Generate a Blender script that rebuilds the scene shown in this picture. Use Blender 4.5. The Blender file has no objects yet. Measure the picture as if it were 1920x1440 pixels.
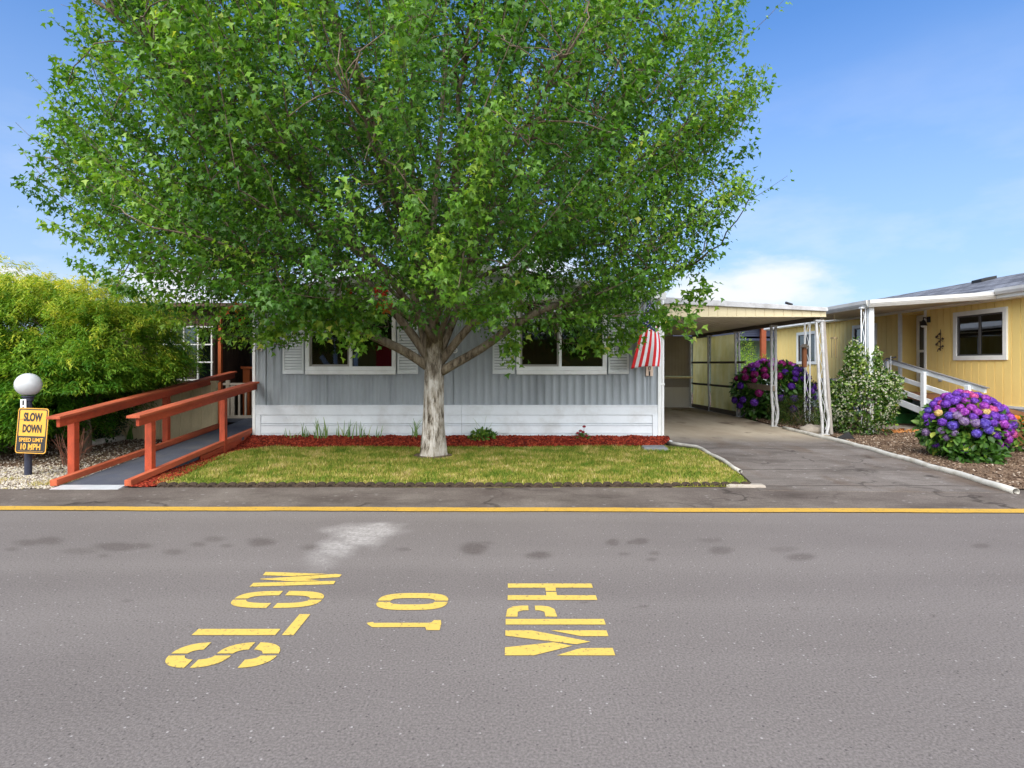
import bpy, math, random
import numpy as np
from mathutils import Vector, Matrix
R = math.radians
random.seed(11)
RNG = np.random.default_rng(7)
scene = bpy.context.scene
COL = scene.collection
F, CX, CY, HC = 1067.0, 960.0, 682.0, 1.5      # photograph's focal length, vanishing point, camera height


def P(px, py, Y):
    """point at depth Y seen at photograph position px, py"""
    return Vector(((px - CX) / F * Y, Y, HC - (py - CY) / F * Y))


def G(px, py, z=0.0):
    """point at height z on the ground"""
    Y = (HC - z) * F / (py - CY)
    return Vector(((px - CX) / F * Y, Y, z))


def lin(r, g, b, k=1.0):
    def f(c):
        c /= 255.0
        return c / 12.92 if c <= 0.04045 else ((c + 0.055) / 1.055) ** 2.4
    return (min(f(r) * k, 1), min(f(g) * k, 1), min(f(b) * k, 1), 1.0)


# ------------------------------------------------------------------ materials
def new_mat(name):
    m = bpy.data.materials.new(name)
    m.use_nodes = True
    nt = m.node_tree
    b = nt.nodes["Principled BSDF"]
    return m, nt, b


def N(nt, t, **kw):
    n = nt.nodes.new(t)
    for k, v in kw.items():
        if k.startswith('i_'):
            key = k[2:]
            key = int(key) if key.isdigit() else key.replace('_', ' ')
            n.inputs[key].default_value = v
        else:
            setattr(n, k, v)
    return n


def L(nt, a, b):
    nt.links.new(a, b)


def noise(nt, vec, scale, detail=5, rough=0.55):
    n = N(nt, 'ShaderNodeTexNoise')
    n.inputs['Scale'].default_value = scale
    n.inputs['Detail'].default_value = detail
    n.inputs['Roughness'].default_value = rough
    if vec is not None:
        L(nt, vec, n.inputs['Vector'])
    return n.outputs['Fac']


def ramp(nt, fac, stops, interp='LINEAR'):
    r = N(nt, 'ShaderNodeValToRGB')
    r.color_ramp.interpolation = interp
    els = r.color_ramp.elements
    while len(els) < len(stops):
        els.new(0.5)
    for e, (p, c) in zip(els, stops):
        e.position = p
        e.color = c if not isinstance(c, (int, float)) else (c, c, c, 1)
    L(nt, fac, r.inputs['Fac'])
    return r.outputs['Color']


def mixc(nt, fac, a, b, mode='MIX'):
    m = N(nt, 'ShaderNodeMix', data_type='RGBA', blend_type=mode)
    for s, v in ((m.inputs[0], fac), (m.inputs[6], a), (m.inputs[7], b)):
        if hasattr(v, 'is_linked') or hasattr(v, 'links'):
            L(nt, v, s)
        else:
            s.default_value = v
    return m.outputs[2]


def math_(nt, op, a, b=None, clamp=False):
    m = N(nt, 'ShaderNodeMath', operation=op, use_clamp=clamp)
    for s, v in ((m.inputs[0], a), (m.inputs[1], b)):
        if v is None:
            continue
        if hasattr(v, 'links'):
            L(nt, v, s)
        else:
            s.default_value = v
    return m.outputs[0]


def coords(nt, stretch=(1, 1, 1)):
    tc = N(nt, 'ShaderNodeTexCoord')
    mp = N(nt, 'ShaderNodeMapping')
    mp.inputs['Scale'].default_value = stretch
    L(nt, tc.outputs['Object'], mp.inputs['Vector'])
    return mp.outputs['Vector']


def bump(nt, b, h, strength, dist=0.01):
    n = N(nt, 'ShaderNodeBump')
    n.inputs['Strength'].default_value = strength
    n.inputs['Distance'].default_value = dist
    L(nt, h, n.inputs['Height'])
    L(nt, n.outputs['Normal'], b.inputs['Normal'])


def surf(name, col, rough=0.6, var=0.18, scale=3.0, fine=60.0, bmp=0.15, stretch=(1, 1, 1), metallic=0.0, dirt=None, dirt_amt=0.35, dirt_scale=2.0, spec=0.4):
    """a surface with slow and fine colour variation, optional dirt patches and a fine bump"""
    m, nt, b = new_mat(name)
    v = coords(nt, stretch)
    n1 = noise(nt, v, scale, 6, 0.6)
    n2 = noise(nt, v, fine, 4, 0.6)
    lo = tuple(c * (1 - var) for c in col[:3]) + (1,)
    hi = tuple(min(c * (1 + var), 1) for c in col[:3]) + (1,)
    c1 = ramp(nt, n1, [(0.3, lo), (0.7, hi)])
    c2 = mixc(nt, 0.35 * min(var * 3, 1), c1, ramp(nt, n2, [(0.3, 0.35), (0.7, 0.85)]), 'OVERLAY')
    if dirt:
        nd = noise(nt, v, dirt_scale, 8, 0.65)
        f = ramp(nt, nd, [(0.48, 0.0), (0.72, dirt_amt)])
        c2 = mixc(nt, f, c2, dirt)
    L(nt, c2, b.inputs['Base Color'])
    b.inputs['Roughness'].default_value = rough
    b.inputs['Metallic'].default_value = metallic
    b.inputs['Specular IOR Level'].default_value = spec
    if bmp:
        bump(nt, b, n2, bmp, 0.006)
    return m


def leaf_mat(name, stops, rough=0.5, trans=0.35, spec=0.35):
    """foliage: each leaf's own value 'rnd' picks its colour"""
    m, nt, b = new_mat(name)
    at = N(nt, 'ShaderNodeAttribute', attribute_name='rnd')
    c = ramp(nt, at.outputs['Fac'], stops)
    L(nt, c, b.inputs['Base Color'])
    b.inputs['Roughness'].default_value = rough
    b.inputs['Specular IOR Level'].default_value = spec
    tr = N(nt, 'ShaderNodeBsdfTranslucent')
    tcol = mixc(nt, 1.0, c, (1.25, 1.3, 0.55, 1), 'MULTIPLY')
    L(nt, tcol, tr.inputs['Color'])
    mx = N(nt, 'ShaderNodeMixShader')
    mx.inputs[0].default_value = trans
    L(nt, b.outputs[0], mx.inputs[1])
    L(nt, tr.outputs[0], mx.inputs[2])
    L(nt, mx.outputs[0], nt.nodes['Material Output'].inputs['Surface'])
    return m


def glass_mat(name, tint=(0.5, 0.52, 0.52, 1), refl=0.10):
    m, nt, b = new_mat(name)
    nt.nodes.remove(b)
    tr = N(nt, 'ShaderNodeBsdfTransparent')
    tr.inputs['Color'].default_value = tint
    gl = N(nt, 'ShaderNodeBsdfGlossy')
    gl.inputs['Roughness'].default_value = 0.015
    v = coords(nt)
    nb = N(nt, 'ShaderNodeBump')
    nb.inputs['Strength'].default_value = 0.04
    nb.inputs['Distance'].default_value = 0.02
    L(nt, noise(nt, v, 1.6, 1), nb.inputs['Height'])
    L(nt, nb.outputs['Normal'], gl.inputs['Normal'])
    fr = N(nt, 'ShaderNodeFresnel')
    fr.inputs['IOR'].default_value = 1.52
    f = math_(nt, 'ADD', fr.outputs[0], refl, True)
    mx = N(nt, 'ShaderNodeMixShader')
    L(nt, f, mx.inputs[0])
    L(nt, tr.outputs[0], mx.inputs[1])
    L(nt, gl.outputs[0], mx.inputs[2])
    L(nt, mx.outputs[0], nt.nodes['Material Output'].inputs['Surface'])
    return m


# ------------------------------------------------------------------ mesh builder
ORG = {}


def link(o, parent=None, org=None):
    COL.objects.link(o)
    if parent is not None:
        o.parent = parent
    ORG[o.name] = Vector(org) if org is not None else Vector((0, 0, 0))
    return o


def tag(o, label=None, cat=None, group=None, kind=None):
    if label:
        o['label'] = label
    if cat:
        o['category'] = cat
    if group:
        o['group'] = group
    if kind:
        o['kind'] = kind
    return o


def thing(name, loc, label, cat, group=None):
    o = bpy.data.objects.new(name, None)
    o.empty_display_size = 0.2
    o.location = loc
    link(o, None, loc)
    return tag(o, label, cat, group)


class MB:
    def __init__(self):
        self.v, self.f, self.m = [], [], []
        self.mat = 0

    def add(self, vs, fs):
        k = len(self.v)
        self.v += [Vector(p) for p in vs]
        self.f += [tuple(i + k for i in f) for f in fs]
        self.m += [self.mat] * len(fs)
        return self

    def box(self, x0, x1, y0, y1, z0, z1):
        return self.hexa([(x0, y0, z0), (x1, y0, z0), (x1, y1, z0), (x0, y1, z0), (x0, y0, z1), (x1, y0, z1), (x1, y1, z1), (x0, y1, z1)])

    def hexa(self, vs):
        return self.add(vs, [(0, 3, 2, 1), (4, 5, 6, 7), (0, 1, 5, 4), (1, 2, 6, 5), (2, 3, 7, 6), (3, 0, 4, 7)])

    def bar(self, p, q, w, h, up=(0, 0, 1)):
        """square bar between two points, w across, h along 'up'"""
        p, q, up = Vector(p), Vector(q), Vector(up)
        d = (q - p).normalized()
        a = d.cross(up)
        if a.length < 1e-5:
            a = d.cross(Vector((0, 1, 0)))
        a.normalize()
        u = a.cross(d).normalized()
        a, u = a * w / 2, u * h / 2
        return self.hexa([p - a - u, p + a - u, q + a - u, q - a - u, p - a + u, p + a + u, q + a + u, q - a + u])

    def tube(self, pts, rad, n=8, cap=True):
        pts = [Vector(p) for p in pts]
        if not hasattr(rad, '__len__'):
            rad = [rad] * len(pts)
        k = len(self.v)
        prev = None
        rings = []
        for i, p in enumerate(pts):
            d = (pts[min(i + 1, len(pts) - 1)] - pts[max(i - 1, 0)])
            d = d.normalized() if d.length > 1e-9 else Vector((0, 0, 1))
            if prev is None:
                a = d.orthogonal().normalized()
            else:
                a = (prev - d * prev.dot(d))
                a = a.normalized() if a.length > 1e-6 else d.orthogonal().normalized()
            prev = a
            b = d.cross(a)
            rings.append([p + (a * math.cos(2 * math.pi * j / n) + b * math.sin(2 * math.pi * j / n)) * rad[i] for j in range(n)])
        vs = [v for r in rings for v in r]
        fs = []
        for i in range(len(pts) - 1):
            for j in range(n):
                fs.append((i * n + j, i * n + (j + 1) % n, (i + 1) * n + (j + 1) % n, (i + 1) * n + j))
        if cap:
            fs.append(tuple(reversed(range(n))))
            fs.append(tuple((len(pts) - 1) * n + j for j in range(n)))
        return self.add(vs, fs)

    def lathe(self, c, prof, n=24, sq=(1, 1)):
        """prof: (radius, z) from bottom to top about the vertical through c"""
        c = Vector(c)
        vs = [c + Vector((r * sq[0] * math.cos(2 * math.pi * j / n), r * sq[1] * math.sin(2 * math.pi * j / n), z)) for r, z in prof for j in range(n)]
        fs = []
        for i in range(len(prof) - 1):
            for j in range(n):
                fs.append((i * n + j, i * n + (j + 1) % n, (i + 1) * n + (j + 1) % n, (i + 1) * n + j))
        fs.append(tuple(reversed(range(n))))
        fs.append(tuple((len(prof) - 1) * n + j for j in range(n)))
        return self.add(vs, fs)

    def prism(self, poly, d):
        """polygon (3-D points) extruded by d"""
        n = len(poly)
        poly = [Vector(p) for p in poly]
        d = Vector(d)
        vs = poly + [p + d for p in poly]
        fs = [tuple(reversed(range(n))), tuple(range(n, 2 * n))]
        fs += [(i, (i + 1) % n, n + (i + 1) % n, n + i) for i in range(n)]
        return self.add(vs, fs)

    def sheet(self, poly):
        return self.add(poly, [tuple(range(len(poly)))])

    def strip(self, p0, d, n, prof, z0, z1):
        """vertical wall strip: prof is a list of (distance along d, offset along n)"""
        p0, d, n = Vector(p0), Vector(d), Vector(n)
        vs = []
        for s, o in prof:
            b = p0 + d * s + n * o
            vs += [(b.x, b.y, z0), (b.x, b.y, z1)]
        fs = [(2 * i, 2 * i + 2, 2 * i + 3, 2 * i + 1) for i in range(len(prof) - 1)]
        return self.add(vs, fs)

    def build(self, name, mats, parent=None, smooth=False, bevel=0.0, solid=0.0, org=None, auto=None):
        o0 = ORG[parent.name] if parent is not None else Vector(org or (0, 0, 0))
        me = bpy.data.meshes.new(name)
        me.from_pydata([tuple(v - o0) for v in self.v], [], self.f)
        mats = mats if isinstance(mats, (list, tuple)) else [mats]
        for m in mats:
            me.materials.append(m)
        if len(mats) > 1:
            me.polygons.foreach_set('material_index', self.m)
        if smooth:
            me.polygons.foreach_set('use_smooth', [True] * len(me.polygons))
        me.update()
        o = bpy.data.objects.new(name, me)
        if parent is None and org is not None:
            o.location = o0
        link(o, parent, o0)
        if solid:
            md = o.modifiers.new('solid', 'SOLIDIFY')
            md.thickness = solid
        if bevel:
            md = o.modifiers.new('bevel', 'BEVEL')
            md.width = bevel
            md.segments = 2
            md.limit_method = 'ANGLE'
            md.angle_limit = R(40)
        return o


def clip_prof(fn, s0, s1, period, base):
    """profile points of a repeating shape base=[(s,off)] within s0..s1 (absolute phase)"""
    pts = []
    k0 = int(math.floor(s0 / period)) - 1
    k1 = int(math.ceil(s1 / period)) + 1
    allp = [(k * period + s, o) for k in range(k0, k1 + 1) for s, o in base]
    allp.sort()

    def at(s):
        for a, b in zip(allp, allp[1:]):
            if a[0] <= s <= b[0]:
                t = 0 if b[0] == a[0] else (s - a[0]) / (b[0] - a[0])
                return a[1] + (b[1] - a[1]) * t
        return 0
    pts.append((s0, at(s0)))
    pts += [p for p in allp if s0 + 1e-4 < p[0] < s1 - 1e-4]
    pts.append((s1, at(s1)))
    return pts


def np_obj(name, V, faces, mats, parent=None, rnd=None, org=None, smooth=False, mi=None):
    """big mesh from arrays: V (n,3), faces (m,k) all of one size"""
    o0 = ORG[parent.name] if parent is not None else Vector(org or (0, 0, 0))
    V = np.asarray(V, dtype=np.float32) - np.array(o0, dtype=np.float32)
    faces = np.asarray(faces, dtype=np.int32)
    m, k = faces.shape
    me = bpy.data.meshes.new(name)
    me.vertices.add(len(V))
    me.vertices.foreach_set('co', V.ravel())
    me.loops.add(m * k)
    me.loops.foreach_set('vertex_index', faces.ravel())
    me.polygons.add(m)
    me.polygons.foreach_set('loop_start', np.arange(0, m * k, k, dtype=np.int32))
    me.polygons.foreach_set('loop_total', np.full(m, k, dtype=np.int32))
    for mt in (mats if isinstance(mats, (list, tuple)) else [mats]):
        me.materials.append(mt)
    if mi is not None:
        me.polygons.foreach_set('material_index', np.asarray(mi, dtype=np.int32))
    if smooth:
        me.polygons.foreach_set('use_smooth', np.ones(m, dtype=bool))
    me.update(calc_edges=True)
    if rnd is not None:
        a = me.attributes.new('rnd', 'FLOAT', 'POINT')
        a.data.foreach_set('value', np.asarray(rnd, dtype=np.float32))
    o = bpy.data.objects.new(name, me)
    if parent is None and org is not None:
        o.location = o0
    link(o, parent, o0)
    return o


def unit(a):
    return a / np.maximum(np.linalg.norm(a, axis=-1, keepdims=True), 1e-9)


def place_leaves(shape_v, shape_f, pos, tip, nrm, size, rnd):
    """copies of one leaf outline at pos, pointing along tip, facing nrm -> V, F, rnd"""
    T = unit(tip)
    B = unit(np.cross(T, nrm))
    Nn = np.cross(B, T)
    s = size[:, None, None]
    sv = np.asarray(shape_v)
    V = pos[:, None, :] + s * (sv[None, :, 0:1] * B[:, None, :] + sv[None, :, 1:2] * T[:, None, :] + sv[None, :, 2:3] * Nn[:, None, :])
    n, k = len(pos), len(sv)
    Fc = (np.asarray(shape_f)[None] + (np.arange(n) * k)[:, None, None]).reshape(-1, len(shape_f[0]))
    return V.reshape(-1, 3), Fc, np.repeat(rnd, k)


MAPLE_V = [(0, 0, 0), (.50, .30, .10), (.20, .46, .03), (0, 1.0, -.16), (-.20, .46, .03), (-.50, .30, .10)]
MAPLE_F = [(0, 1, 2), (0, 2, 3), (0, 3, 4), (0, 4, 5)]
OVAL_V = [(0, 0, 0), (.30, .38, .08), (.20, .75, .04), (0, 1, -.10), (-.20, .75, .04), (-.30, .38, .08)]
OVAL_F = [(0, 1, 2), (0, 2, 3), (0, 3, 4), (0, 4, 5)]
LANCE_V = [(0, 0, 0), (.11, .4, .03), (0, 1, -.1), (-.11, .4, .03)]
LANCE_F = [(0, 1, 2), (0, 2, 3)]


def lump(p, s=1.0, ph=0.0):
    """cheap smooth 3-D noise, about -1..1"""
    x, y, z = p[..., 0] * s, p[..., 1] * s, p[..., 2] * s
    return (np.sin(1.7 * x + 1.3 * y + ph) + np.sin(1.9 * y - 1.1 * z + 2.1 + ph * 1.7) + np.sin(2.3 * z + 0.9 * x + 4.2 + ph * .6) + 0.7 * np.sin(3.7 * x - 2.9 * y + 3.1 * z + ph * 2.2)) / 3.4


def vnoise(x, y, seed=0):
    """value noise on a lattice, 0..1"""
    r = np.random.default_rng(seed)
    tab = r.random(4096)
    xi, yi = np.floor(x).astype(int), np.floor(y).astype(int)
    fx, fy = x - xi, y - yi
    fx, fy = fx * fx * (3 - 2 * fx), fy * fy * (3 - 2 * fy)

    def h(a, b):
        return tab[(a * 73 + b * 157 + (a * b) % 31) % 4096]
    return (h(xi, yi) * (1 - fx) + h(xi + 1, yi) * fx) * (1 - fy) + (h(xi, yi + 1) * (1 - fx) + h(xi + 1, yi + 1) * fx) * fy


def text_mesh(s, size, weight=0.0, squash=1.0):
    """flat text outline as (verts2d, faces), origin at the middle of the text"""
    cu = bpy.data.curves.new('lettering', 'FONT')
    cu.body = s
    cu.size = size
    cu.offset = weight
    cu.align_x = 'CENTER'
    cu.align_y = 'CENTER'
    cu.resolution_u = 4
    o = bpy.data.objects.new('lettering', cu)
    COL.objects.link(o)
    dg = bpy.context.evaluated_depsgraph_get()
    me = bpy.data.meshes.new_from_object(o.evaluated_get(dg))
    vs = [(v.co.x * squash, v.co.y) for v in me.vertices]
    fs = [tuple(p.vertices) for p in me.polygons]
    bpy.data.objects.remove(o)
    bpy.data.curves.remove(cu)
    bpy.data.meshes.remove(me)
    xs, ys = [v[0] for v in vs], [v[1] for v in vs]
    cx, cy = (min(xs) + max(xs)) / 2, (min(ys) + max(ys)) / 2
    return [(x - cx, y - cy) for x, y in vs], fs


def put_text(mb, s, c, ux, uy, height, width=None, weight=0.0):
    """writes s on a plane: centre c, axes ux, uy; cap height and total width in metres"""
    vs, fs = text_mesh(s, 1.0, weight)
    h = max(v[1] for v in vs) - min(v[1] for v in vs)
    w = max(v[0] for v in vs) - min(v[0] for v in vs)
    ky = height / h
    kx = width / w if width else ky
    c, ux, uy = Vector(c), Vector(ux), Vector(uy)
    mb.add([c + ux * (x * kx) + uy * (y * ky) for x, y in vs], fs)


def copy_tree(o, parent=None):
    c = o.copy()
    COL.objects.link(c)
    if parent is not None:
        c.parent = parent
    for ch in list(o.children):
        copy_tree(ch, c)
    return c

# ------------------------------------------------------------------ camera, sky, sun
cam = bpy.data.cameras.new('camera')
cam.sensor_width = 36.0
cam.lens = 36.0 * F / 1920.0
cam.shift_y = -(720.0 - CY) / 1920.0
cam.clip_end = 3000
camo = bpy.data.objects.new('camera', cam)
camo.location = (0, 0, HC)
camo.rotation_euler = (R(90), 0, 0)
COL.objects.link(camo)
scene.camera = camo
scene.view_settings.view_transform = 'Standard'
scene.view_settings.look = 'None'
scene.view_settings.gamma = 1.0
scene.view_settings.exposure = 1.0
scene.cycles.max_bounces = 8
scene.cycles.transparent_max_bounces = 12
scene.cycles.use_denoising = True

SUN_EL, SUN_AZ = R(43), R(200)      # azimuth clockwise from +Y: high behind the camera, a little to its left
world = bpy.data.worlds.new("World")
scene.world = world
world.use_nodes = True
nt = world.node_tree
bg = nt.nodes['Background']
bg.inputs['Strength'].default_value = 0.13
sky = N(nt, 'ShaderNodeTexSky', sky_type='NISHITA')
sky.sun_disc = False
sky.sun_elevation = SUN_EL
sky.sun_rotation = SUN_AZ
sky.air_density = 1.0
sky.dust_density = 0.35
sky.ozone_density = 2.2
tc = N(nt, 'ShaderNodeTexCoord')
sep = N(nt, 'ShaderNodeSeparateXYZ')
L(nt, tc.outputs['Generated'], sep.inputs[0])
mp = N(nt, 'ShaderNodeMapping')
mp.inputs['Scale'].default_value = (1.0, 1.0, 2.6)
L(nt, tc.outputs['Generated'], mp.inputs['Vector'])
nz = noise(nt, mp.outputs[0], 3.4, 9, 0.58)
nfine = noise(nt, mp.outputs[0], 11.0, 6, 0.6)
elev = sep.outputs[2]
wisp = ramp(nt, nz, [(0.50, 0.0), (0.78, 0.55)])
wmask = ramp(nt, elev, [(0.0, 0.6), (0.12, 0.9), (0.30, 0.35), (0.45, 0.0)])
mask = math_(nt, 'MULTIPLY', wisp, wmask)
for (px, py, rad, amt) in ((1440, 545, 0.12, 0.9), (1330, 560, 0.11, 0.9), (1540, 560, 0.07, 0.4), (5, 525, 0.06, 1.0), (330, 545, 0.10, 0.9), (640, 560, 0.13, 0.9), (1000, 500, 0.1, 0.8)):
    d = Vector((px - CX, F, CY - py)).normalized()
    vm = N(nt, 'ShaderNodeVectorMath', operation='SUBTRACT')
    L(nt, tc.outputs['Generated'], vm.inputs[0])
    vm.inputs[1].default_value = d
    v2 = N(nt, 'ShaderNodeVectorMath', operation='MULTIPLY')
    L(nt, vm.outputs[0], v2.inputs[0])
    v2.inputs[1].default_value = (1, 1, 1.7)
    v3 = N(nt, 'ShaderNodeVectorMath', operation='LENGTH')
    L(nt, v2.outputs[0], v3.inputs[0])
    wob = math_(nt, 'ADD', v3.outputs['Value'], math_(nt, 'MULTIPLY', math_(nt, 'SUBTRACT', nfine, 0.5), 0.14))
    mr = N(nt, 'ShaderNodeMapRange', interpolation_type='SMOOTHSTEP')
    L(nt, wob, mr.inputs['Value'])
    mr.inputs['From Min'].default_value = rad
    mr.inputs['From Max'].default_value = rad * 0.25
    mr.inputs['To Max'].default_value = amt
    mask = math_(nt, 'MAXIMUM', mask, mr.outputs[0])
hz = ramp(nt, elev, [(0.0, 0.80), (0.14, 0.66), (0.30, 0.40), (0.48, 0.10), (0.62, 0.0)])
hs = N(nt, 'ShaderNodeHueSaturation')
hs.inputs['Saturation'].default_value = 1.18
L(nt, sky.outputs[0], hs.inputs['Color'])
tint = mixc(nt, 1.0, hs.outputs[0], (0.50, 0.72, 0.92, 1), 'MULTIPLY')
SKYW = N(nt, 'ShaderNodeRGB')
SKYW.outputs[0].default_value = (2.05, 2.48, 3.25, 1)
pale = mixc(nt, hz, tint, SKYW.outputs[0])
CLD = N(nt, 'ShaderNodeRGB')
CLD.outputs[0].default_value = (4.0, 4.05, 4.15, 1)
front = mixc(nt, mask, pale, CLD.outputs[0])
# added unseen cloud behind the camera, brightened to fill the shaded house front
fill_cloud = N(nt, 'ShaderNodeMapRange', interpolation_type='SMOOTHSTEP')
L(nt, math_(nt, 'ADD', sep.outputs[1], math_(nt, 'MULTIPLY', math_(nt, 'SUBTRACT', nz, 0.5), 0.5)), fill_cloud.inputs['Value'])
fill_cloud.inputs['From Min'].default_value = 0.05
fill_cloud.inputs['From Max'].default_value = -0.35
FILL_CLD = N(nt, 'ShaderNodeRGB')
FILL_CLD.outputs[0].default_value = (12.4, 12.7, 13.2, 1)
L(nt, mixc(nt, fill_cloud.outputs[0], front, FILL_CLD.outputs[0]), bg.inputs['Color'])

sun = bpy.data.lights.new('sun', 'SUN')
sun.energy = 1.6
sun.angle = R(40)
sun.color = (1.0, 0.93, 0.83)
suno = bpy.data.objects.new('sun', sun)
dirv = Vector((math.sin(SUN_AZ) * math.cos(SUN_EL), math.cos(SUN_AZ) * math.cos(SUN_EL), math.sin(SUN_EL)))
suno.rotation_euler = dirv.to_track_quat('Z', 'Y').to_euler()
suno.location = (0, -5, 20)
COL.objects.link(suno)

# ------------------------------------------------------------------ ground, road, pavement, driveway
def ground_mat(name, stops, scale, rough=0.95, bmp=0.6, bscale=70, dist=0.02):
    m, nt, b = new_mat(name)
    v = coords(nt)
    c = ramp(nt, noise(nt, v, scale, 10, 0.68), stops)
    n2 = noise(nt, v, bscale, 5, 0.7)
    c = mixc(nt, 0.55, c, ramp(nt, n2, [(0.3, 0.2), (0.7, 0.95)]), 'OVERLAY')
    L(nt, c, b.inputs['Base Color'])
    b.inputs['Roughness'].default_value = rough
    b.inputs['Specular IOR Level'].default_value = 0.2
    bump(nt, b, n2, bmp, dist)
    return m


def asphalt_mat():
    m, nt, b = new_mat('asphalt')
    v = coords(nt)
    base = ramp(nt, noise(nt, v, 0.55, 6, 0.6), [(0.3, lin(124, 117, 114, .68)), (0.7, lin(134, 127, 124, .68))])
    grain = noise(nt, v, 85, 3, 0.7)
    lane = noise(nt, coords(nt, (.06, 1.0, 1)), 1.1, 3, .5)
    base = mixc(nt, ramp(nt, lane, [(.42, 0.0), (.62, .35)]), base, lin(150, 143, 139, .68))
    c = mixc(nt, 0.48, base, ramp(nt, grain, [(0.32, 0.15), (0.5, 0.5), (0.68, 0.85)]), 'OVERLAY')
    vo = N(nt, 'ShaderNodeTexVoronoi')
    vo.inputs['Scale'].default_value = 62
    L(nt, v, vo.inputs['Vector'])
    wn = N(nt, 'ShaderNodeSeparateColor')
    L(nt, vo.outputs['Color'], wn.inputs[0])
    speck = math_(nt, 'MULTIPLY', ramp(nt, wn.outputs[0], [(0.972, 0.0), (0.978, 1.0)], 'CONSTANT'), ramp(nt, vo.outputs['Distance'], [(0.22, 1.0), (0.4, 0.0)]))
    c = mixc(nt, math_(nt, 'MULTIPLY', speck, 0.55), c, lin(205, 200, 198, .8))
    dk = math_(nt, 'MULTIPLY', ramp(nt, wn.outputs[1], [(0.94, 0.0), (0.95, 1.0)], 'CONSTANT'), ramp(nt, vo.outputs['Distance'], [(0.22, 1.0), (0.4, 0.0)]))
    c = mixc(nt, math_(nt, 'MULTIPLY', dk, 0.7), c, lin(60, 56, 56))
    at = N(nt, 'ShaderNodeAttribute', attribute_name='stain')
    st = math_(nt, 'MULTIPLY', at.outputs['Fac'], ramp(nt, noise(nt, v, 30, 5, 0.7), [(0.3, 0.45), (0.65, 1.0)]), True)
    c = mixc(nt, st, c, lin(66, 57, 54))
    at2 = N(nt, 'ShaderNodeAttribute', attribute_name='powder')
    pw = math_(nt, 'MULTIPLY', at2.outputs['Fac'], ramp(nt, noise(nt, v, 26, 6, 0.75), [(0.35, 0.25), (0.65, 1.0)]), True)
    c = mixc(nt, pw, c, lin(196, 192, 188))
    L(nt, c, b.inputs['Base Color'])
    b.inputs['Roughness'].default_value = 0.88
    b.inputs['Specular IOR Level'].default_value = 0.25
    bump(nt, b, grain, 0.55, 0.006)
    return m


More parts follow.
